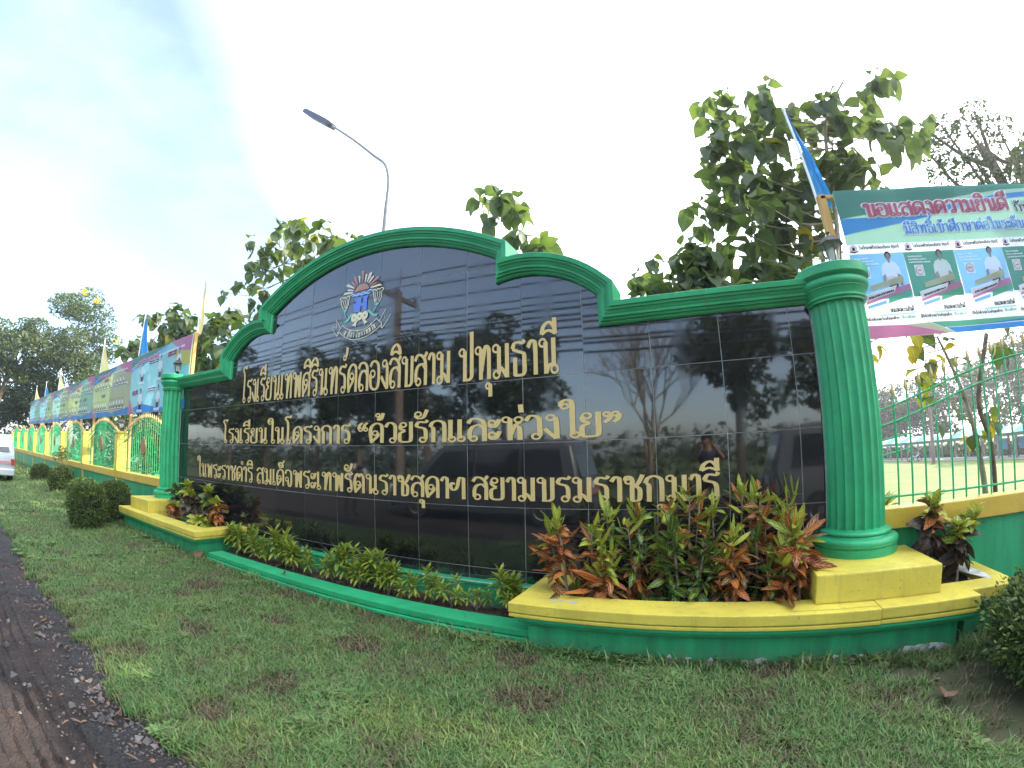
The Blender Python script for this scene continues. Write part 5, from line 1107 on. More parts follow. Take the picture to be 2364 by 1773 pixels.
for i, (x, y, s_) in enumerate(SH):
    r = random.Random(300 + i); t = empty('golden_shrub', (x, y, -2.5), 'narrow leaved yellow green shrub ' + wl[i], 'shrub', 'golden shrubs in the kerb bed'); lv = MB(); lv.uv = []; st = MB()
    for k in range(7 if s_ > .8 else 4):
        px, py = x + r.uniform(-.15, .15), y + r.uniform(-.1, .1); pz = -2.5 + s_ * r.uniform(.34, .62); st.tube([(x, y, -2.52), ((x + px) / 2, (y + py) / 2, -2.5 + s_ * .2), (px, py, pz)], [.012, .010, .006], 5)
        for q in range(22):
            f_ = q / 21; el = math.radians(-25 + 100 * f_ + r.uniform(-12, 12)); az = q * 2.4 + r.uniform(-.3, .3); d = Vector((math.cos(az) * math.cos(el), math.sin(az) * math.cos(el), math.sin(el)))
            Mx = Matrix.Translation((px, py, pz - .16 * (1 - f_) * s_)) @ aim(d).to_matrix().to_4x4() @ Matrix.Scale(s_ * r.uniform(.7, 1.1), 4); o = len(lv.v); lv.v += [tuple(Mx @ (v.co / T)) for v in gl0.vertices]
            u_ = [(.5, .5)] * len(gl0.vertices)
            for lp in gl0.loops: u_[lp.vertex_index] = tuple(gl0.uv_layers[0].data[lp.index].uv)
            lv.uv += u_; lv.f += [tuple(j + o for j in f2.vertices) for f2 in gl0.polygons]; lv.m += [0] * len(gl0.polygons)
    st.build('stem', stem_m, t, smooth=180); tag(lv.build('leaves', LM['golden'], t, smooth=180), kind='stuff')
# clipped bushes
LM['box'] = small_leafmat('clipped_bush_leaf', [(.028, .052, .016), (.045, .08, .022), (.10, .15, .035), (.20, .25, .05)], .25, (1.2, 1.3, .6))
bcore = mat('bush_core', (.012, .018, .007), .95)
def bush(x, y, rx, h, n, label, size=.035, seed=0, grp='round clipped bushes along the left wall', wild=0.0):
    r = random.Random(seed + 900); t = empty('clipped_bush', (x, y, G), label, 'bush', grp)
    c = MB(); c.ball((x, y, G + h * .52), 1, 12, 0, (rx * .90, rx * .90, h * .50))  # dark ball added inside the bush to block light
    c.v = [(x + (a_ - x) * (1 + .05 * noise.noise(Vector((a_ * 3, b_ * 3, c_ * 3)))), b_, c_) for a_, b_, c_ in c.v]; c.build('light_block_core', bcore, t, smooth=180)
    b = MB()
    for i in range(n):
        th = r.uniform(0, 2 * PI); z = r.uniform(-.96, 1); q = math.sqrt(1 - z * z); dv = Vector((q * math.cos(th), q * math.sin(th), z)); pz = dv.z
        sq = (1 - abs(pz) ** 2.5) ** (1 / 2.5) if abs(pz) < 1 else 0; rad = .93 + .10 * noise.noise(dv * 3.1 + Vector((seed, 0, 0))) + r.gauss(0, .018) + (r.random() ** 8) * (.12 + wild)
        nrm = Vector((dv.x, dv.y, dv.z)); p = Vector((x + dv.x / max(q, .01) * sq * rx * rad, y + dv.y / max(q, .01) * sq * rx * rad, G + h * (.52 + .5 * pz * rad)))
        d = (nrm + Vector((r.gauss(0, .7), r.gauss(0, .7), r.gauss(0, .7)))).normalized(); e_ = d.cross(Vector((r.gauss(0, 1), r.gauss(0, 1), r.gauss(0, 1)))).normalized(); s_ = size * r.uniform(.6, 1.3)
        b.add([p - d * s_ * .3, p + d * s_ * .5 + e_ * s_ * .42, p + d * s_ * 1.4, p + d * s_ * .5 - e_ * s_ * .42], [(0, 1, 2, 3)])
    b.build('foliage', LM['box'], t)
bush(-12.6, -2.52, .62, 1.34, 12000, 'nearest round bush on the left, squarish, in front of the left planter', .042, 1)
bush(-13.55, -1.35, .60, 1.36, 10000, 'sunlit round bush between the nearest bush and the left planter', .042, 2)
bush(-16.8, -1.57, .68, 1.20, 7000, 'low broad round bush, third along the wall', .05, 3)
bush(-23.3, -1.15, .66, 1.32, 6000, 'upright round bush, fourth along the left wall', .055, 4)
bush(-30.5, -1.05, .62, 1.06, 4500, 'farthest round bush along the left wall, near the van', .065, 5)
bush(6.55, -2.35, .95, 1.00, 16000, 'rough leafy bush at the right edge of the view beside the planter', .040, 6, None, wild=.10)
tree('loose_shrub', 'thin flowering shrub growing against the left wall behind the fourth bush', (-25.2, -.6, G), clumpset((-25.2, -.6, -1.3), .45, .9, 12, .28, random.Random(4)), 900, .06, LM['mid'], 61, .03, 'shrub', limbs=6)

# ---------------------------------------------------------------- flags
def flag(x, zb, zt_, col, L, drop, lean, label, gname='flags on the left wall'):
    t = empty('flag', (x, .28, zb), label, 'flag', gname); b = MB(); top = (x + lean, .28, zt_); b.tube([(x, .28, zb), top], .022, 8, 0); b.ball((top[0], .28, zt_ + .02), .035, 6, 0, (1, 1, 1)); b.build('pole', M['white'], t, smooth=60)
    c = MB(); nx, nz = 8, 18
    for i in range(nx + 1):
        for j in range(nz + 1):
            u, v = i / nx, j / nz; hz = zt_ - .1 - v * drop; w_ = L * (.06 + .94 * v) * (1 if v < .82 else 1 - (v - .82) * 2.4)
            px = top[0] - lean * (zt_ - hz) / (zt_ - zb) + .03 + w_ * u; fo = .06 * math.sin(u * 9 + v * 2) * u + .02 * math.sin(v * 11); c.v.append((px, .28 + fo, hz - .22 * u * L - .06 * math.sin(u * 7)) if x > 0 else (px - w_ * u * .8 + fo, .30 + w_ * u * .62, hz - .35 * u * L))
    for i in range(nx):
        for j in range(nz): c.f.append((i * (nz + 1) + j, (i + 1) * (nz + 1) + j, (i + 1) * (nz + 1) + j + 1, i * (nz + 1) + j + 1)); c.m.append(0)
    c.build('cloth', col, t, smooth=180)
FY = mat('pale_yellow_flag', (.70, .62, .30), .6, trans=.4); FB = mat('blue_flag', (.03, .25, .62), .6, trans=.4)
flag(4.93, 2.5, 5.24, FB, .26, 1.85, -.12, 'blue flag hanging from a white pole above the right hand lantern', None)
flag(-11.15, 2.3, 5.4, FY, .30, 1.8, -.02, 'pale yellow flag hanging limp beside the left shoulder of the sign')
flag(-16.6, 2.6, 5.2, FB, .80, 1.9, .25, 'blue flag above the first banner joint left of the sign')
flag(-22.4, 2.4, 4.95, FY, 1.1, 1.6, .3, 'pale yellow flag before the yellow blossomed tree')
flag(-33.4, 2.4, 4.6, FY, 1.0, 1.3, .3, 'small pale flag above the middle of the left banners')
flag(-39.2, 2.4, 4.2, FB, 1.4, 1.0, .5, 'small blue flag near the far end of the left banners')
flag(-44.9, 2.4, 4.3, FY, 1.9, 1.2, 1.0, 'yellow flag at the far left end of the banners')

# ---------------------------------------------------------------- street light
bz = G - .6; t = empty('street_lamp', (-10.1, 8, bz), 'tall grey street lamp with a flat LED head rising behind the sign arch', 'street lamp')
b = MB(); b.tube([(-10.1, 8, bz), (-10.1, 8, 4), (-10.12, 8, 11.6)], [.2, .16, .12], 12); b.tube([(-10.12, 8, 11.55), (-10.12, 8, 12.43)], [.10, .095], 10); b.build('pole', M['metal'], t, smooth=60)
b = MB(); P = cr_spline([(-10.12, 8, 12.40), (-10.2, 8, 13.1), (-10.55, 8, 14.0), (-11.4, 7.95, 14.9), (-13.2, 7.9, 16.8), (-15.35, 7.85, 18.9)], 6); b.tube(P, [.095 - .025 * i / (len(P) - 1) for i in range(len(P))], 8); b.build('arm', M['metal'], t, smooth=60)
hd = MB(); A_, B_ = Vector((-15.2, 7.85, 18.75)), Vector((-17.85, 7.75, 21.15)); dx = (B_ - A_).normalized(); sd_ = Vector((0, 1, 0)); nn = dx.cross(sd_).normalized()
Mh = Matrix((( dx.x, sd_.x, nn.x, A_.x), (dx.y, sd_.y, nn.y, A_.y), (dx.z, sd_.z, nn.z, A_.z), (0, 0, 0, 1)))
Lh = (B_ - A_).length; hd.box(0, Lh * .92, -.42, .42, -.16, .16, 0, Mh); hd.box(Lh * .92, Lh, -.34, .34, -.11, .11, 0, Mh); hd.box(-.25, .01, -.12, .12, -.07, .07, 0, Mh); hd.build('lamp_head', mat('lamp_head_paint', (.06, .06, .10), .5), t, bevel=.03)
b = MB()
for i in range(6):
    for j in range(3): b.box(Lh * (.15 + .11 * i), Lh * (.15 + .11 * i) + .18, -.30 + .22 * j, -.14 + .22 * j, -.19, -.162, 0, Mh); b.box(Lh * (.15 + .11 * i), Lh * (.15 + .11 * i) + .18, -.30 + .22 * j, -.14 + .22 * j, .162, .19, 0, Mh)
tag(b.build('led_array', mat('led_lens', (.35, .36, .38), .3), t), kind='stuff')

# ---------------------------------------------------------------- utility poles and wires
PO_M = mat('weathered_pole', (.16, .12, .095), .85, var=.3, vscale=4)
def upole(x, y, zb, zt_, label, arm=1.9, r0=.28):
    t = empty('utility_pole', (x, y, zb), label, 'utility pole'); b = MB(); b.tube([(x, y, zb), (x, y, zt_ - 1.7)], [r0, r0 * .75], 10); b.tube([(x, y, zt_ - 1.8), (x, y, zt_)], [.06, .03], 6); b.build('shaft', PO_M, t, smooth=60)
    b = MB(); b.box(x - .1, x + .1, y - arm, y + arm, zt_ - 2.2, zt_ - 1.95); b.build('crossarm', M['bark'], t)
    for k in (-.9, .15, .9):
        b = MB(); b.lathe(x, y + arm * k, [(.0, zt_ - 1.95), (.10, zt_ - 1.93), (.16, zt_ - 1.85), (.08, zt_ - 1.72), (.13, zt_ - 1.66), (.05, zt_ - 1.55), (0, zt_ - 1.54)], 8, cap=False); b.build('insulator', M['black'], t, smooth=60)
    return t
wm = mat('power_cable', (.03, .03, .03), .6)
def wire(P0, P1, sag, label, n=24, r=.03):
    b = MB(); P0, P1 = Vector(P0), Vector(P1); P = [P0.lerp(P1, i / n) - Vector((0, 0, sag * 4 * (i / n) * (1 - i / n))) for i in range(n + 1)]; b.tube(P, r, 4); o = b.build('power_line', wm, loc=tuple(P0)); tag(o, label, 'power line', 'power lines along the road')
upole(-13.4, -13.6, G, 11.0, 'concrete utility pole with crossarm across the road, mirrored in the granite')
upole(46, -13.6, G, 11.0, 'second utility pole across the road, far to the right'); upole(-74, -13.6, G, 11.0, 'third utility pole across the road, far to the left')
for k, (dy, z_) in enumerate([(-1.7, 9.45), (.3, 9.5), (1.7, 9.45), (.25, 7.9), (.25, 7.5), (-.2, 6.9), (.25, 6.5), (.25, 6.15), (-.2, 5.8), (.3, 5.45), (-.1, 5.1), (.2, 7.2)]):
    lab = ('topmost far', 'topmost middle', 'topmost near', 'upper of the lower pair', 'lower of the lower pair', 'thin separate', 'first telephone', 'second telephone', 'third telephone', 'fourth telephone', 'lowest telephone', 'short gap')[k] + ' cable of the road side line'
    wire((-74, -13.6 + dy, z_), (-13.4, -13.6 + dy, z_), .8, lab + ', left span', r=.06 if k > 4 else .04); wire((-13.4, -13.6 + dy, z_), (46, -13.6 + dy, z_), .9, lab + ', right span', r=.06 if k > 4 else .04)
upole(36.7, 61.6, zf, 9.0, 'grey utility pole in the school field, seen through the right railing', 1.2, .3)
for k, z_ in enumerate((6.0, 5.2, 4.4)):
    for x1_, y1_, nm in ((5, 84, 'towards the column'), (75, 40, 'towards the right edge')):
        b = MB(); P0, P1 = Vector((36.7, 61.6, z_)), Vector((x1_, y1_, z_ - .5)); b.tube([P0.lerp(P1, i / 12) - Vector((0, 0, 3.2 * (i / 12) * (1 - i / 12))) for i in range(13)], .035, 4)
        tag(b.build('power_line', M['metal'], loc=tuple(P0)), ('top', 'middle', 'lowest')[k] + ' cable over the school field, running ' + nm, 'power line')

# ---------------------------------------------------------------- covered walkway in the school grounds
wk = empty('covered_walkway', (41, 68, zf), 'long covered walkway with curved cream and teal roof sheets across the school field', 'walkway')
WA, WB = Vector((48.6, 40.0, 0)), Vector((33.9, 98.0, 0)); wd_ = (WB - WA).normalized(); wn = Vector((wd_.y, -wd_.x, 0))   # wn points away from the camera
if wn.dot(Vector((2.7, -6.4, 0)) - WA) > 0: wn = -wn
WL = (WB - WA).length; ez = lambda s: -1.50 - .72 * s / WL
RT = mat('teal_roof_sheet', (.05, .30, .28), .45, var=.15, spec=.5); RCm = mat('cream_roof_sheet', (.52, .44, .30), .5, var=.12); FS = mat('teal_fascia', (.04, .14, .13), .6); BP = mat('blue_board', (.05, .30, .62), .5)
b = MB(); q0, q1 = WA - wn * .4, WB - wn * .4; b.slab([(q0.x, q0.y), (q1.x, q1.y), ((WB + wn * 4.4).x, (WB + wn * 4.4).y), ((WA + wn * 4.4).x, (WA + wn * 4.4).y)], zf - .1, zf + .12); b.build('floor_slab', mat('pale_concrete', (.50, .48, .44), .85, var=.1), wk, fix=True)
ns = 27; sl = WL / ns
for i in range(ns):
    b = MB(); m_ = 10; kk = 9
    for a_ in range(kk + 1):
        s_ = sl * (i + .01 + .98 * a_ / kk)
        for c_ in range(m_ + 1):
            u = c_ / m_; p = WA + wd_ * s_ + wn * (-.5 + 5.0 * u); b.v.append((p.x, p.y, ez(s_) + 1.15 * math.sin(PI * (.06 + .88 * u)) ** .9 - .18 + (.035 if a_ % 2 else 0)))
    for a_ in range(kk):
        for c_ in range(m_): b.f.append((a_ * (m_ + 1) + c_, (a_ + 1) * (m_ + 1) + c_, (a_ + 1) * (m_ + 1) + c_ + 1, a_ * (m_ + 1) + c_ + 1)); b.m.append(0)
    b.build('roof_sheet', RT if i % 2 else RCm, wk)
for s_ in [k * WL / 18 for k in range(19)]:
    for w_ in (0, 4.0):
        p = WA + wd_ * s_ + wn * w_; b = MB(); b.box(p.x - .11, p.x + .11, p.y - .11, p.y + .11, zf + .1, ez(s_)); b.build('post', M['metal'], wk)
for w_, nm in ((-.2, 'fascia'), (4.2, 'fascia')):
    b = MB(); p, q = WA + wn * w_, WB + wn * w_; b.add([(p.x, p.y, ez(0) - .32), (q.x, q.y, ez(WL) - .32), (q.x, q.y, ez(WL) + .05), (p.x, p.y, ez(0) + .05), (p.x + wn.x * .06, p.y + wn.y * .06, ez(0) - .32), (q.x + wn.x * .06, q.y + wn.y * .06, ez(WL) - .32), (q.x + wn.x * .06, q.y + wn.y * .06, ez(WL) + .05), (p.x + wn.x * .06, p.y + wn.y * .06, ez(0) + .05)], [(0, 1, 2, 3), (7, 6, 5, 4), (0, 4, 5, 1), (3, 2, 6, 7)]); b.build(nm, FS, wk)
for s_, l_, h_, z0_ in ((5, 5.5, 1.7, -3.7), (13.5, 3.6, 1.6, -3.9), (17.8, 2.4, 1.5, -3.9), (23.5, 2.6, 1.3, -3.9), (0, 3, 1.7, -3.7)):
    b = MB(); p = WA + wd_ * s_ + wn * 4.0; q = WA + wd_ * (s_ + l_) + wn * 4.0; b.add([(p.x, p.y, z0_), (q.x, q.y, z0_), (q.x, q.y, z0_ + h_), (p.x, p.y, z0_ + h_), (p.x + .1, p.y, z0_), (q.x + .1, q.y, z0_), (q.x + .1, q.y, z0_ + h_), (p.x + .1, p.y, z0_ + h_)], [(0, 1, 2, 3), (7, 6, 5, 4), (0, 4, 5, 1), (3, 2, 6, 7)]); b.build('notice_board', BP, wk)
b = MB(); r = random.Random(9)
for k in range(60):
    p = WA + wd_ * (k * WL / 60) + wn * (6.5 + r.uniform(0, 2)); leaves_into(b, (p.x, p.y, zf + 1.0), 1.3, 130, .3, r, 0, .9)
o = b.build('hedge', LM['dark'], loc=(44, 70, zf)); tag(o, 'long dark clipped hedge behind the covered walkway', 'hedge')

# ---------------------------------------------------------------- people
SKN = mat('skin', (.30, .17, .11), .55); HAIR = mat('black_hair', (.012, .010, .009), .5); TRO = mat('dark_trousers', (.018, .018, .024), .8); SHO = mat('black_shoes', (.012, .012, .012), .4)
YSH = mat('yellow_shirt', (.55, .42, .06), .8); WSH = mat('white_shirt', (.62, .62, .66), .8); GSH = mat('green_shirt', (.16, .34, .22), .8); NSH = mat('navy_shirt', (.03, .035, .07), .8)
def person(label, x, y, z, face, shirt, pose='stand', sc=1.0, grp=None):
    """metres about the feet; x right, y forward of the figure"""
    J = dict(pel=(0, 0, .95), wai=(0, 0, 1.08), che=(0, .0, 1.30), nec=(0, 0, 1.46), hd0=(0, .02, 1.56), hd1=(0, .02, 1.68), hpL=(-.10, 0, .90), knL=(-.11, .03, .50), anL=(-.12, -.01, .09), toL=(-.13, .14, .04), hpR=(.10, 0, .90), knR=(.11, .03, .50), anR=(.12, -.01, .09), toR=(.13, .14, .04),
             shL=(-.18, 0, 1.41), elL=(-.24, -.02, 1.13), wrL=(-.25, .08, .88), haL=(-.25, .11, .79), shR=(.18, 0, 1.41), elR=(.24, -.02, 1.13), wrR=(.25, .08, .88), haR=(.25, .11, .79))
    if pose == 'walk': J.update(knL=(-.10, .18, .52), anL=(-.11, .26, .09), toL=(-.11, .40, .05), knR=(.10, -.06, .50), anR=(.11, -.30, .12), toR=(.11, -.18, .04), wrL=(-.24, -.05, .90), haL=(-.24, -.08, .81), wrR=(.23, .22, .92), haR=(.23, .27, .84))
    if pose == 'photo': J.update(elL=(-.27, .18, 1.30), wrL=(-.13, .33, 1.50), haL=(-.08, .36, 1.56), elR=(.27, .18, 1.30), wrR=(.13, .33, 1.50), haR=(.08, .36, 1.56))
    if pose == 'bend': J.update(wai=(0, .05, 1.06), che=(0, .30, 1.20), nec=(0, .45, 1.24), hd0=(0, .55, 1.24), hd1=(0, .65, 1.20), shL=(-.18, .38, 1.20), shR=(.18, .38, 1.20), elL=(-.22, .42, .92), elR=(.22, .42, .92), wrL=(-.16, .50, .70), wrR=(.16, .50, .70), haL=(-.15, .52, .62), haR=(.15, .52, .62))
    R_ = dict(pel=.135, wai=.125, che=.15, nec=.058, hd0=.085, hd1=.092, hpL=.09, knL=.058, anL=.042, toL=.035, shL=.062, elL=.042, wrL=.030, haL=.034)
    E_ = [('pel', 'wai'), ('wai', 'che'), ('che', 'nec'), ('nec', 'hd0'), ('hd0', 'hd1')] + [(a_ + s_, b_ + s_) for s_ in 'LR' for a_, b_ in (('hp', 'kn'), ('kn', 'an'), ('an', 'to'), ('sh', 'el'), ('el', 'wr'), ('wr', 'ha'))] + [('pel', 'hpL'), ('pel', 'hpR'), ('che', 'shL'), ('che', 'shR')]
    K = list(J); me = bpy.data.meshes.new('body'); me.from_pydata([J[k] for k in K], [(K.index(a_), K.index(b_)) for a_, b_ in E_], []); ob = bpy.data.objects.new('tmp', me); COL.objects.link(ob)
    ob.modifiers.new('s', 'SKIN'); sv = me.skin_vertices[0].data
    for i, k in enumerate(K): q = R_.get(k, R_.get(k[:-1] + 'L', .05)); sv[i].radius = (q, q * (.72 if k in ('che', 'wai', 'pel') else 1)); sv[i].use_root = (k == 'pel')
    sb = ob.modifiers.new('d', 'SUBSURF'); sb.levels = 1
    dg = bpy.context.evaluated_depsgraph_get(); em = bpy.data.meshes.new_from_object(ob.evaluated_get(dg)); bpy.data.objects.remove(ob)
    em.materials.clear()
    for q in (SKN, shirt, TRO, SHO): em.materials.append(q)
    seg = lambda p: min(((p - Vector(J[a_]).lerp(Vector(J[b_]), f_)).length, a_, b_, f_) for a_, b_ in E_ for f_ in (.1, .3, .5, .7, .9))
    for f_ in em.polygons:
        _, a_, b_, q = seg(f_.center); n_ = a_ + b_; mi = 0
        if a_ in ('wai',) or b_ in ('shL', 'shR') or (a_ == 'che' and q < .75) or (a_[:2] == 'sh'): mi = 1
        elif (a_ == 'pel' and b_ == 'wai'): mi = 1 if q > .3 else 2
        elif a_[:2] in ('hp', 'kn') or b_[:2] == 'hp': mi = 2
        elif a_[:2] == 'an': mi = 3
        f_.material_index = mi; f_.use_smooth = True
    t = empty('person', (x, y, z), label, 'person', grp); t.rotation_euler = (0, 0, face); t.scale = (sc,) * 3
    inst('body', em, t)
    h0, h1 = Vector(J['hd0']), Vector(J['hd1']); hc = (h0 + h1) / 2; up = (h1 - h0).normalized()
    b = MB(); b.ball(tuple((hc + up * .055) / T), .112 / T, 8, 0, (.95, 1.02, .95)); b.v = [v for v in b.v]
    fw_ = Vector((0, 1, 0)) if pose != 'bend' else Vector((0, .3, -1)).normalized(); vs = []
    for v in b.v:
        d = Vector(v) * T - hc; k = d.dot(fw_)
        if k > .055: d -= fw_ * (k - .045) * .9
        if d.dot(up) < -.04: d *= .82
        vs.append(tuple((hc + d) / T))
    b.v = vs; inst('hair', b.mesh('hair', HAIR, smooth=180), t)
    b = MB(); fc = hc + fw_ * .088
    if pose != 'bend':
        b.ball(tuple((fc + Vector((0, .012, -.005))) / T), .014 / T, 4, 0, (.8, 1, 1.5)); inst('nose', b.mesh('nose', SKN, smooth=180), t)
        for s_ in (-1, 1):
            b = MB(); b.ball(tuple((hc + Vector((s_ * .034, .082, .012))) / T), .012 / T, 4, 0, (1.2, .6, .7)); inst('eye', b.mesh('eye', HAIR, smooth=180), t)
        b = MB(); b.ball(tuple((hc + Vector((0, .078, -.045))) / T), .018 / T, 4, 0, (1.2, .5, .35)); inst('mouth', b.mesh('mouth', mat('lips', (.25, .08, .07), .5) if 'lips' not in bpy.data.materials else bpy.data.materials['lips'], smooth=180), t)
    if pose in ('photo', 'stand'):
        for s_ in 'LR':
            hp = Vector(J['ha' + s_]); d = (hp - Vector(J['wr' + s_])).normalized(); side = Vector((1, 0, 0)); b = MB()
            for k in range(4): o_ = hp + side * (.022 * (k - 1.5)) * (1 if pose == 'stand' else .6) ; L_ = (.07, .08, .075, .06)[k]; b.tube([o_ / T, (o_ + d * L_ * .6 + Vector((0, .004, 0))) / T, (o_ + d * L_ + Vector((0, .014, -.006))) / T], [.010 / T, .009 / T, .006 / T], 6)
            sg_ = 1 if s_ == 'L' else -1; b.tube([hp / T, (hp + Vector((sg_ * .035, .02, .01))) / T, (hp + Vector((sg_ * .045, .035, .03))) / T], [.012 / T, .010 / T, .007 / T], 6); inst('fingers', b.mesh('fingers', SKN, smooth=180), t)
    return t
person('photographer in a dark shirt holding up a phone, mirrored in the granite', 2.76, -7.12, G - .02, 0, NSH, 'photo')
person('person in a white shirt bending over beside the parked van, mirrored', -10.9, -7.4, G - .02, -1.2, WSH, 'bend')
FW = zf + .12
for i, (s_, w_, sh, ps, lab) in enumerate([(8.5, .9, YSH, 'walk', 'person in a yellow shirt walking under the teal roof, rightmost'), (10.2, 1.2, WSH, 'stand', 'person in a white shirt between two yellow shirts under the walkway'), (11.2, .8, YSH, 'walk', 'person in a yellow shirt under the walkway, left of the white shirt'), (14.0, 1.0, NSH, 'stand', 'person in dark clothes near the blue board under the walkway'), (16.0, 1.6, SKN, 'stand', 'person in brown leaning by a walkway post')]):
    p = WA + wd_ * s_ + wn * w_; person(lab, p.x, p.y, FW, .3 + i * .8, sh, ps, 1.0, 'people under the walkway')
p = WA + wd_ * 36 - wn * 1.2; person('person in a pale green shirt standing by a motorcycle near the walkway', p.x, p.y, zf, 1.2, GSH, 'stand')

# ---------------------------------------------------------------- vehicles
def van(label, x, y, rz, body, L=8.2, W_=2.85, H_=3.05, z=G, tall=True):
    """length along local +X (front at +X); tiles"""
    t = empty('parked_van', (x, y, z), label, 'van'); t.rotation_euler = (0, 0, rz); t['_l'] = (0, 0, 0); keep = (x, y, z)
    pr = [(0.0, .62), (.0, 1.5), (.06, 1.75), (.30, H_ - .22), (.62, H_ - .02), (2.2, H_ + .06), (5.0, H_), (5.7, H_ - .22), (6.75, 1.85), (7.85, 1.52), (8.15, 1.2), (8.2, .62), (7.6, .40), (.35, .40)]
    pr = [(a_ * L / 8.2, b_) for a_, b_ in pr]
    b = MB(); n = len(pr); secs = [(-W_ / 2, .94, .0), (-W_ / 2 + .10, 1.0, 0), (W_ / 2 - .10, 1.0, 0), (W_ / 2, .94, 0)]
    def yy(zz, s_): return s_ * (W_ / 2 - max(0, (zz - 1.6)) * .16)
    for s_, k in ((-1, .985), (-.93, 1), (.93, 1), (1, .985)): b.v += [(L / 2 + (a_ - L / 2) * k, yy(c_, s_), .4 + (c_ - .4) * (k if abs(s_) == 1 else 1)) for a_, c_ in pr]
    for j in range(3):
        for i in range(n): b.f.append((j * n + i, j * n + (i + 1) % n, (j + 1) * n + (i + 1) % n, (j + 1) * n + i)); b.m.append(0)
    b.f += [tuple(range(n)), tuple(3 * n + i for i in range(n - 1, -1, -1))]; b.m += [0, 0]; b.build('body', body, t, loc=(0, 0, 0), fix=True, bevel=.05, smooth=40)
    q = L / 8.2
    for s_ in (-1, 1):
        for x0_, x1_, x2_, x3_ in ((.55, 2.25, 2.25, .72), (2.40, 4.05, 4.05, 2.40), (4.22, 6.35, 5.45, 4.22)):
            b = MB(); P = [(x0_ * q, 1.78), (x1_ * q, 1.78), (x2_ * q, H_ - .34), (x3_ * q, H_ - .34)]; vs = [(a_, yy(c_, s_) + s_ * .012, c_) for a_, c_ in P] + [(a_, yy(c_, s_) - s_ * .05, c_) for a_, c_ in P]; b.add(vs, [(0, 1, 2, 3), (7, 6, 5, 4), (0, 4, 5, 1), (1, 5, 6, 2), (2, 6, 7, 3), (3, 7, 4, 0)]); b.build('side_window', M['glass'], t, loc=(0, 0, 0), fix=True)
        b = MB(); b.box(4.0 * q, 4.35 * q, yy(1.6, s_) + (0 if s_ > 0 else -.03), yy(1.6, s_) + (.03 if s_ > 0 else 0), 1.5, 1.58); b.build('door_handle', M['chrome'], t, loc=(0, 0, 0))
        b = MB(); b.box(6.3 * q, 6.5 * q, s_ * W_ / 2 + (.0 if s_ > 0 else -.3), s_ * W_ / 2 + (.3 if s_ > 0 else 0), 1.75, 2.1); b.build('wing_mirror', body, t, loc=(0, 0, 0), bevel=.03)
        b = MB(); b.box(-.035, .14, s_ * W_ / 2 - .24 if s_ > 0 else -W_ / 2 + .02, s_ * W_ / 2 - .02 if s_ > 0 else -W_ / 2 + .24, 1.0, 1.35); b.build('tail_light', M['red'], t, loc=(0, 0, 0), bevel=.02)
        b = MB(); b.box(7.75 * q, 8.22 * q, (W_ / 2 - .62) if s_ > 0 else -W_ / 2 + .06, (W_ / 2 - .06) if s_ > 0 else -W_ / 2 + .62, 1.0, 1.34); b.build('headlight', M['white'], t, loc=(0, 0, 0), bevel=.03)
        for wx in (1.45 * q, 6.7 * q):
            wh = MB(); prw = [(.0, -.17), (.40, -.17), (.52, -.15), (.55, -.08), (.55, .08), (.52, .15), (.40, .17), (.0, .17)]
            wh.lathe(0, 0, prw, 24, cap=False); wh.v = [(wx + a_, s_ * (W_ / 2 - .16) + c_, .55 + b_) for a_, b_, c_ in wh.v]; w0 = wh.build('wheel', M['tyre'], t, loc=(0, 0, 0), smooth=40)
            rm_ = MB(); rm_.lathe(0, 0, [(0, -.19), (.12, -.185), (.14, -.15), (.30, -.16), (.34, -.19), (.34, .19), (.30, .16), (.14, .15), (.12, .185), (0, .19)], 16, cap=False); rm_.v = [(wx + a_, s_ * (W_ / 2 - .16) + c_, .55 + b_) for a_, b_, c_ in rm_.v]; w0['_l'] = (0, 0, 0); rm_.build('rim', M['chrome'], w0, loc=(0, 0, 0), smooth=40)
    b = MB(); P = [(-.02, -W_ / 2 + .32, 1.72), (-.02, W_ / 2 - .32, 1.72), (.27, W_ / 2 - .46, H_ - .36), (.27, -W_ / 2 + .46, H_ - .36)]; b.add([p_ for p_ in P] + [(a_ + .1, b_, c_) for a_, b_, c_ in P], [(0, 1, 2, 3), (7, 6, 5, 4), (0, 4, 5, 1), (1, 5, 6, 2), (2, 6, 7, 3), (3, 7, 4, 0)]); b.v = [(a_ + (.02 if c_ > 2 else 0), b_, c_) for a_, b_, c_ in b.v]; b.build('rear_window', M['glass'], t, loc=(0, 0, 0), fix=True)
    b = MB(); k0, k1 = 5.78 * q, 6.74 * q; P = [(k1 + .03, -W_ / 2 + .25, 1.90), (k1 + .03, W_ / 2 - .25, 1.90), (k0 + .05, W_ / 2 - .42, H_ - .25), (k0 + .05, -W_ / 2 + .42, H_ - .25)]; b.add([p_ for p_ in P] + [(a_ - .08, b_, c_ - .06) for a_, b_, c_ in P], [(0, 1, 2, 3), (7, 6, 5, 4), (0, 4, 5, 1), (1, 5, 6, 2), (2, 6, 7, 3), (3, 7, 4, 0)]); b.build('windscreen', M['glass'], t, loc=(0, 0, 0), fix=True)
    b = MB(); b.box(-.20, .2, -W_ / 2 + .03, W_ / 2 - .03, .45, .82); b.build('rear_bumper', body, t, loc=(0, 0, 0), bevel=.06)
    b = MB(); b.box(8.0 * q, 8.36 * q, -W_ / 2 + .03, W_ / 2 - .03, .42, .85); b.build('front_bumper', body, t, loc=(0, 0, 0), bevel=.06)
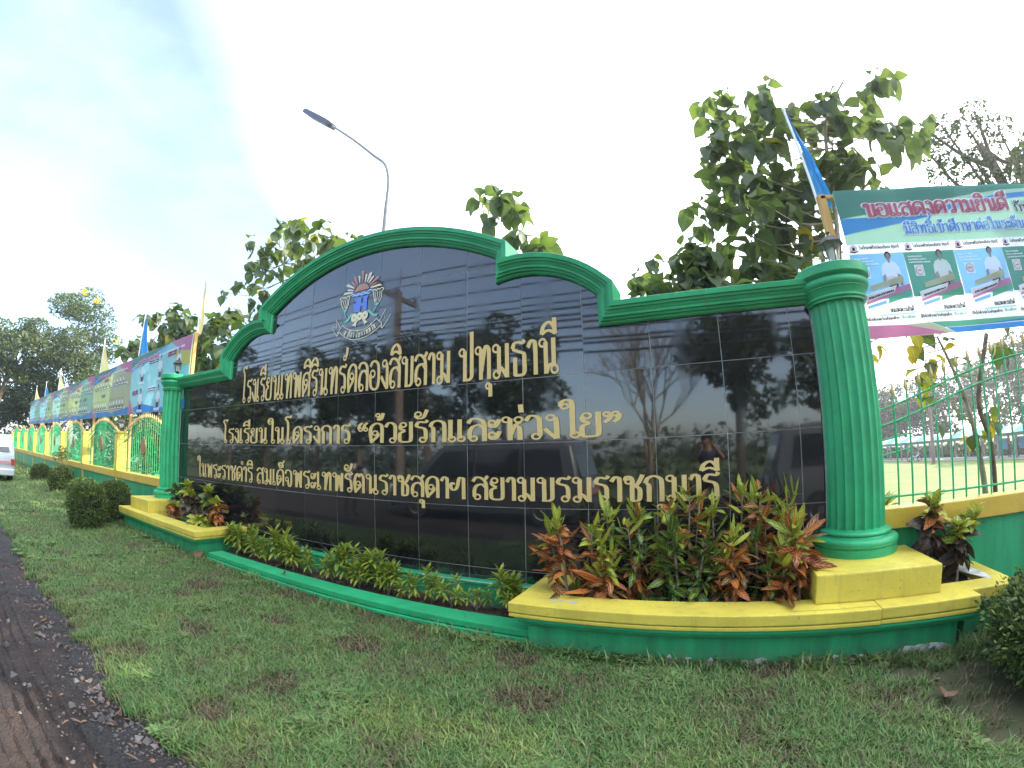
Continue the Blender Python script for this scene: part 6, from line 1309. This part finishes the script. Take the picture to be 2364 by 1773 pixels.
    b = MB(); b.box(-.03, .04, -W_ / 2 + .3, W_ / 2 - .3, 1.05, 1.22); b.build('garnish', mat('van_garnish', (.45, .22, .22), .3) if 'van_garnish' not in bpy.data.materials else bpy.data.materials['van_garnish'], t, loc=(0, 0, 0))
    b = MB(); b.box(-.045, .0, -.42, .42, 1.28, 1.52); b.build('number_plate', M['white'], t, loc=(0, 0, 0))
    t['_l'] = keep; return t
SV = mat('silver_blue_paint', (.52, .56, .60), .28, metal=.35, spec=.6); DV = mat('grey_van_paint', (.10, .105, .12), .3, metal=.3); WV = mat('pale_van_paint', (.12, .125, .14), .3)
van('silver minivan seen from behind, cut off by the left edge of the photo', -28.4, -4.38, PI, SV, 7.4, 2.85, 2.62)
van('grey van parked behind the photographer, windscreen to the left, mirrored in the granite', -1.4, -9.6, PI, DV)
van('dark van at the right, mirrored in the last granite tiles by the column', 4.6, -8.9, 0, WV, z=G)
# motorcycle by the walkway
p = WA + wd_ * 34.6 - wn * 1.2; t = empty('motorcycle', (p.x, p.y, zf), 'small motorcycle standing beside the person in pale green', 'motorcycle')
for dx_ in (-.95, .95):
    b = MB(); b.tube([(p.x + dx_ + .42 * math.cos(k * PI / 8), p.y, zf + .45 + .42 * math.sin(k * PI / 8)) for k in range(17)], .07, 6, cap=False); b.build('wheel', M['tyre'], t, smooth=180)
b = MB(); b.tube(cr_spline([(p.x - .95, p.y, zf + .5), (p.x - .5, p.y, zf + .9), (p.x + .1, p.y, zf + .75), (p.x + .6, p.y, zf + 1.0), (p.x + .8, p.y, zf + 1.4)], 4), .14, 8); b.tube([(p.x + .95, p.y, zf + .45), (p.x + .72, p.y, zf + 1.55)], .05, 6); b.build('frame', SV, t, smooth=180)
b = MB(); b.box(p.x - .85, p.x + .1, p.y - .16, p.y + .16, zf + 1.05, zf + 1.2); b.build('seat', M['black'], t, bevel=.04)
b = MB(); b.tube([(p.x + .65, p.y - .38, zf + 1.62), (p.x + .72, p.y, zf + 1.55), (p.x + .65, p.y + .38, zf + 1.62)], .035, 6); b.build('handlebar', M['black'], t)

# ---------------------------------------------------------------- trees across the road (mirrored in the granite)
R2 = random.Random(71)
bk = [(-24, -22, 4.6, 4.5, 4.2, 'dark', 'leafy tree across the road between the two tall left ones'), (-39, -23, 4.5, 5, 4, 'mid', 'wide olive tree across the road behind the left part of the lettering'), (-52, -26, 5.5, 6, 5, 'dark', 'shady tree across the road in the left second row'), (-17.5, -23, 6.2, 4.4, 4.4, 'dark', 'large dark tree across the road behind the utility pole'), (-11.5, -24, 6.0, 3.8, 4.0, 'dark', 'tree across the road right of the utility pole'), (4.6, -21, 6.2, 2.9, 4.6, 'dark', 'tall narrow dark tree across the road, mirrored near the right column'), (11.5, -22, 5.2, 3, 4, 'mid', 'tree across the road mirrored at the edge of the column'),
      (-33, -24, 6.8, 5, 4.6, 'dark', 'dark tree across the road, mirrored at the left of the lettering'), (-45, -22, 7, 6, 5, 'dark', 'broad tree across the road far left'), (-60, -20, 7.5, 7, 5.5, 'dark', 'farthest left tree across the road'), (-26, -30, 4.2, 4, 3.2, 'mid', 'low olive tree across the road in the second row'), (-78, -22, 8, 8, 6, 'mid', 'leftmost roadside tree, beyond the far end of the wall'), (22, -28, 4, 5, 4, 'dark', 'tree across the road far right')]
for i, (x, y, zc, rx, rz, lm, lab) in enumerate(bk):
    tree('roadside_tree', lab, (x, y, G - .1), clumpset((x, y, zc), rx, rz, 20, 1.5, R2), 3600, .30, LM[lm], 200 + i, .3, limbs=9, group='trees across the road')
t = empty('bare_tree', (-.6, -21, G), 'leafless grey tree across the road, mirrored in the centre right of the granite', 'tree'); b = MB()
def grow(p, d, L, rad, k):
    q = p + d * L; b.tube([p, (p + q) / 2 + Vector((R2.gauss(0, .04), R2.gauss(0, .04), 0)) * L, q], [rad, rad * .85, rad * .7], 5)
    if k:
        for j in range(3 if k > 1 else 2): grow(q, (d + Vector((R2.gauss(0, .42), R2.gauss(0, .42), R2.gauss(.08, .2)))).normalized(), L * R2.uniform(.62, .85), rad * .62, k - 1)
for dx_ in (-.25, 0, .3): grow(Vector((-.6 + dx_ * .3, -21, G)), Vector((dx_ * .25, 0, 1)).normalized(), 3.2, .13, 5)
b.build('branches', M['barkpale'], t)
b = MB(); r = random.Random(10)
for k in range(90): leaves_into(b, (-110 + k * 1.9, -31 + r.uniform(-2, 2), G + .9 + r.uniform(0, 1.2)), 1.9, 90, .34, r, 0, .85)
tag(b.build('roadside_scrub', LM['mid'], loc=(-20, -31, G)), kind='stuff')
b = MB()
for k in range(60): leaves_into(b, (-170 + k * 5, -75 + r.uniform(-5, 5), G + 2.6), 5, 90, .8, r, 0, .8)
tag(b.build('far_woodland', LM['dark'], loc=(0, -75, G)), kind='stuff')

# ---------------------------------------------------------------- small things on the ground
def litter(label, x, y, z, me, rot, s, cat='leaf', name='fallen_leaf', grp=None):
    o = bpy.data.objects.new(name, me); COL.objects.link(o); o.location = Vector((x, y, z)) * T; o.rotation_euler = rot; o.scale = (s,) * 3; tag(o, label, cat, grp)
DRY = [leaf_mesh('fallen_leaf', .34, .24, LM['dry'], 1.5, .5, 7, 'ovate', .12, 1), leaf_mesh('fallen_leaf', .30, .16, LM['dry'], 2.0, .7, 7, 'lance', .15, 2)]
litter('large curled pinkish dead leaf on the bare soil by the right bush', 5.0, -2.42, G + .10, DRY[0], (.4, .2, -.6), .8)
litter('curled brown leaf standing in the right planter, below the bright seedling', 2.55, -.9, -2.12, DRY[0], (1.1, .3, .4), 1.1)
litter('crumpled dead leaf in the right planter, left of centre', 1.75, -.88, -2.1, DRY[1], (.9, .5, .9), 1.2)
litter('reddish dead leaf lying on the yellow coping by the corner croton', .92, -1.1, -1.97, DRY[1], (.2, .1, 1.6), .9)
litter('rust coloured upright leaf on the back of the left planter', -12.05, .05, -1.64, DRY[0], (1.5, 0, .3), 1.4)
litter('rust brown leaf stuck at the left end of the green kerb', -7.25, -1.42, G + .08, DRY[0], (1.2, .2, .5), .95)
litter('dead plant tuft hanging over the green kerb', -4.35, -1.05, -2.38, DRY[1], (-.6, .3, 2.8), .9)
litter('brown leaf in the side bed beside the bare render', 6.1, -.72, -2.06, DRY[0], (.3, 0, -1.2), .45)
rl = random.Random(12); SM = [leaf_mesh('fallen_leaf', .12, .07, LM['dry'], .6, .3, 4, 'ovate', .08, 3), leaf_mesh('fallen_leaf', .16, .03, LM['dry'], .3, .3, 4, 'lance', .05, 4)]
b = MB(); b.uv = []
def scatter_leaf(x, y, z, me, s, r):
    Mx = Matrix.Translation((x, y, z)) @ Matrix.Rotation(r.uniform(0, 6.3), 4, 'Z') @ Matrix.Rotation(r.gauss(0, .35), 4, 'X') @ Matrix.Scale(s, 4); o = len(b.v); b.v.extend(tuple(Mx @ (v.co / T)) for v in me.vertices); b.uv.extend([(.5, .5)] * len(me.vertices)); b.f.extend(tuple(j + o for j in f_.vertices) for f_ in me.polygons); b.m.extend([0] * len(me.polygons))
for k in range(230): scatter_leaf(rl.uniform(.9, 3.9), rl.uniform(-.93, -.2), -2.2 + rl.uniform(-.02, .03), rl.choice(SM), rl.uniform(.8, 1.8), rl)
for k in range(120): scatter_leaf(rl.uniform(-10.7, -7.7), rl.uniform(-.93, -.2), -2.2 + rl.uniform(-.02, .03), rl.choice(SM), rl.uniform(.8, 1.6), rl)
for k in range(160): scatter_leaf(rl.uniform(-7, .4), rl.uniform(-.85, -.25), -2.49, rl.choice(SM), rl.uniform(.6, 1.3), rl)
for k in range(260):
    x = rl.uniform(-9, .5); scatter_leaf(x, edgeY(x) - abs(rl.gauss(0, .35)), G + .0, rl.choice(SM), rl.uniform(.3, .9), rl)
for k in range(160): scatter_leaf(rl.uniform(-8, 6), rl.uniform(-4.7, -1.5), G + .03, rl.choice(SM), rl.uniform(.4, .9), rl)
for k in range(14): scatter_leaf(rl.uniform(6, 18), rl.uniform(1, 14), G - .6, rl.choice(SM), 2.5, rl)
tag(b.build('leaf_litter', LM['dry'], loc=(0, -2, G), smooth=180), kind='stuff')
# pebbles along the broken road edge
b = MB(); rp = random.Random(6)
for k in range(1500):
    x = rp.uniform(-7, .6) if k % 3 else rp.uniform(-3.4, .2); y = edgeY(x) - abs(rp.gauss(.02, .36)) ; s_ = rp.uniform(.005, .02) * (rp.uniform(1.8, 3.4) if rp.random() < .10 else 1)
    o = len(b.v); c_ = Vector((x, y, G - .012)); vv = [Vector(q) for q in ((1, 0, 0), (-1, 0, 0), (0, 1, 0), (0, -1, 0), (0, 0, 1), (0, 0, -1))]; rot = Matrix.Rotation(rp.uniform(0, 6), 3, 'Z') @ Matrix.Rotation(rp.uniform(0, 1), 3, 'X')
    b.add([c_ + (rot @ v) * s_ * rp.uniform(.6, 1.3) for v in vv], [(0, 2, 4), (2, 1, 4), (1, 3, 4), (3, 0, 4), (2, 0, 5), (1, 2, 5), (3, 1, 5), (0, 3, 5)])
tag(b.build('gravel', mat('pebble', (.04, .037, .037), .7, col2=(.16, .14, .13), vscale=3), loc=(-3, -5, G)), kind='stuff')

# ---------------------------------------------------------------- grass: blades spread by geometry nodes
LM['grass'] = leafmat('grass_blade', [(.085, .175, .050), (.115, .225, .068), (.16, .27, .08), (.23, .28, .11)], .25, .5, patch=((1.05, .86, .85), (.95, 1.0, .95), (1.35, 1.12, .95)))
LM['straw'] = leafmat('dry_blade', [(.20, .16, .09), (.11, .08, .05)], .2, .6)
tcol = bpy.data.collections.new('tufts'); rg = random.Random(40)
for k in range(7):
    b = MB()
    if k == 6:      # low broad leaved weed
        for i in range(9):
            az = i * .7 + rg.uniform(-.2, .2); L_ = rg.uniform(.05, .10); c_, s_ = math.cos(az), math.sin(az); w_ = L_ * .28
            b.add([(0, 0, .01), (c_ * L_ * .5 - s_ * w_, s_ * L_ * .5 + c_ * w_, .045), (c_ * L_, s_ * L_, .05), (c_ * L_ * .5 + s_ * w_, s_ * L_ * .5 - c_ * w_, .045)], [(0, 1, 2, 3)])
    for i in range(13 if k < 6 else 2):
        x, y = rg.gauss(0, .045), rg.gauss(0, .045); az = rg.uniform(0, 2 * PI); h = rg.uniform(.030, .078) * (1.5 if rg.random() < .1 else 1); le = rg.uniform(.4, 1.5) * h; wd2 = rg.uniform(.0035, .0065); cx_, sx_ = math.cos(az), math.sin(az); px, py = -sx_ * wd2, cx_ * wd2
        P = [(x, y, -.01), (x + cx_ * le * .3, y + sx_ * le * .3, h * .6), (x + cx_ * le, y + sx_ * le, h)]
        b.add([(P[0][0] - px, P[0][1] - py, P[0][2]), (P[0][0] + px, P[0][1] + py, P[0][2]), (P[1][0] + px * .8, P[1][1] + py * .8, P[1][2]), (P[1][0] - px * .8, P[1][1] - py * .8, P[1][2]), P[2]], [(0, 1, 2, 3), (3, 2, 4)], 1 if rg.random() < (.1 if k < 5 else .9) else 0)
    o = bpy.data.objects.new('tuft', b.mesh('tuft', [LM['grass'], LM['straw']])); tcol.objects.link(o)
pts = []; rot = []; scl = []; idx = []
def gp(x, y, s, ):
    e_ = edgeY(x)
    if y < e_ - .02 + .22 * noise.noise(Vector((x * 6, y * 3, 3))): return
    if y > -1.27 and -12.9 < x < 5.75: return
    if y > -1.0 and 5.7 < x < 6.6: return
    if y > -.09: return
    d0 = noise.noise(Vector((x * 1.1, y * 1.1, 21))) + .5 * noise.noise(Vector((x * 3.3, y * 3.3, 5)))
    bare = False
    for bx_, by_, br in ((-5.3, -2.3, .42), (-5.0, -2.85, .3), (-1.3, -2.25, .35), (-2.9, -2.4, .28), (1.1, -2.5, .4), (-1.25, -4.45, .3), (-1.3, -3.6, .3), (5.5, -2.2, .75), (5.6, -3.0, .5), (4.9, -1.7, .3), (3.4, -1.5, .3), (-3.3, -3.5, .3), (.6, -1.7, .3), (-14.2, -1.9, 1.0), (6.4, -2.3, 1.1)):
        if (x - bx_) ** 2 + ((y - by_) * 1.3) ** 2 < br * br * (1 + d0 * .8): bare = True
    if bare and rg.random() < (.97 if x > 4.5 else .72): return
    if d0 < -.42 and rg.random() < .5: return
    s *= 1.7 if (y > -1.42 and rg.random() < .5) else (1.12 if d0 > .5 else 1)
    pts.append((x * T, y * T, (G + .005) * T)); rot.append(rg.uniform(0, 6.283)); ss = s * (1 + .22 * d0) * rg.uniform(.7, 1.25); scl.append(ss); idx.append(5 if (bare or (d0 < -.25 and rg.random() < .4)) else (6 if d0 > .35 and rg.random() < .35 else rg.randint(0, 4)) if rg.random() < .95 else 5)
for k in range(52000): gp(rg.uniform(-7.5, 6.8), rg.uniform(-5.1, -1.2), 1.0)
for k in range(17000): gp(rg.uniform(-16, -7.3), rg.uniform(-5.2, -.1), 1.25)
for k in range(16000): gp(rg.uniform(-34, -16), rg.uniform(-5.2, -.1), 1.8)
for k in range(12000): gp(rg.uniform(-62, -34), rg.uniform(-5.2, -.1), 2.6)
me = bpy.data.meshes.new('grass'); me.from_pydata(pts, [], [])
for nm, ty, dat in (('g_rot', 'FLOAT', rot), ('g_scl', 'FLOAT', scl), ('g_idx', 'INT', idx)): a_ = me.attributes.new(nm, ty, 'POINT'); a_.data.foreach_set('value', dat)
go = bpy.data.objects.new('grass', me); COL.objects.link(go); tag(go, kind='stuff')
ng = bpy.data.node_groups.new('grass_scatter', 'GeometryNodeTree'); ng.interface.new_socket('Geometry', in_out='INPUT', socket_type='NodeSocketGeometry'); ng.interface.new_socket('Geometry', in_out='OUTPUT', socket_type='NodeSocketGeometry')
N = ng.nodes; gi, go_ = N.new('NodeGroupInput'), N.new('NodeGroupOutput'); ip = N.new('GeometryNodeInstanceOnPoints'); ci = N.new('GeometryNodeCollectionInfo'); ci.inputs[0].default_value = tcol; ci.inputs['Separate Children'].default_value = True; ci.inputs['Reset Children'].default_value = True
def na(nm, ty): q = N.new('GeometryNodeInputNamedAttribute'); q.data_type = ty; q.inputs[0].default_value = nm; return q
ar, as_, ai = na('g_rot', 'FLOAT'), na('g_scl', 'FLOAT'), na('g_idx', 'INT'); cx3 = N.new('ShaderNodeCombineXYZ'); rt = N.new('FunctionNodeEulerToRotation')
lk2 = ng.links; m2p = N.new('GeometryNodeMeshToPoints'); lk2.new(gi.outputs[0], m2p.inputs[0]); lk2.new(m2p.outputs[0], ip.inputs['Points']); lk2.new(ci.outputs[0], ip.inputs['Instance']); ip.inputs['Pick Instance'].default_value = True
lk2.new(ai.outputs[0], ip.inputs['Instance Index']); lk2.new(ar.outputs[0], cx3.inputs[2]); lk2.new(cx3.outputs[0], rt.inputs[0]); lk2.new(rt.outputs[0], ip.inputs['Rotation']); lk2.new(as_.outputs[0], ip.inputs['Scale']); lk2.new(ip.outputs[0], go_.inputs[0])
md = go.modifiers.new('scatter', 'NODES'); md.node_group = ng

# ---------------------------------------------------------------- morning haze
hz = bpy.data.materials.new('haze_air'); hz.use_nodes = True; hn = hz.node_tree; hn.nodes.remove(hn.nodes['Principled BSDF'])
pv = hn.nodes.new('ShaderNodeVolumePrincipled'); pv.inputs['Color'].default_value = (.93, .95, 1, 1); pv.inputs['Density'].default_value = 0.0012; pv.inputs['Anisotropy'].default_value = 0.55
hn.links.new(pv.outputs[0], hn.nodes['Material Output'].inputs['Volume'])
b = MB(); b.box(-930, 930, -1230, 1230, G - 4.4, 26)
tag(b.build('haze', hz), kind='stuff')
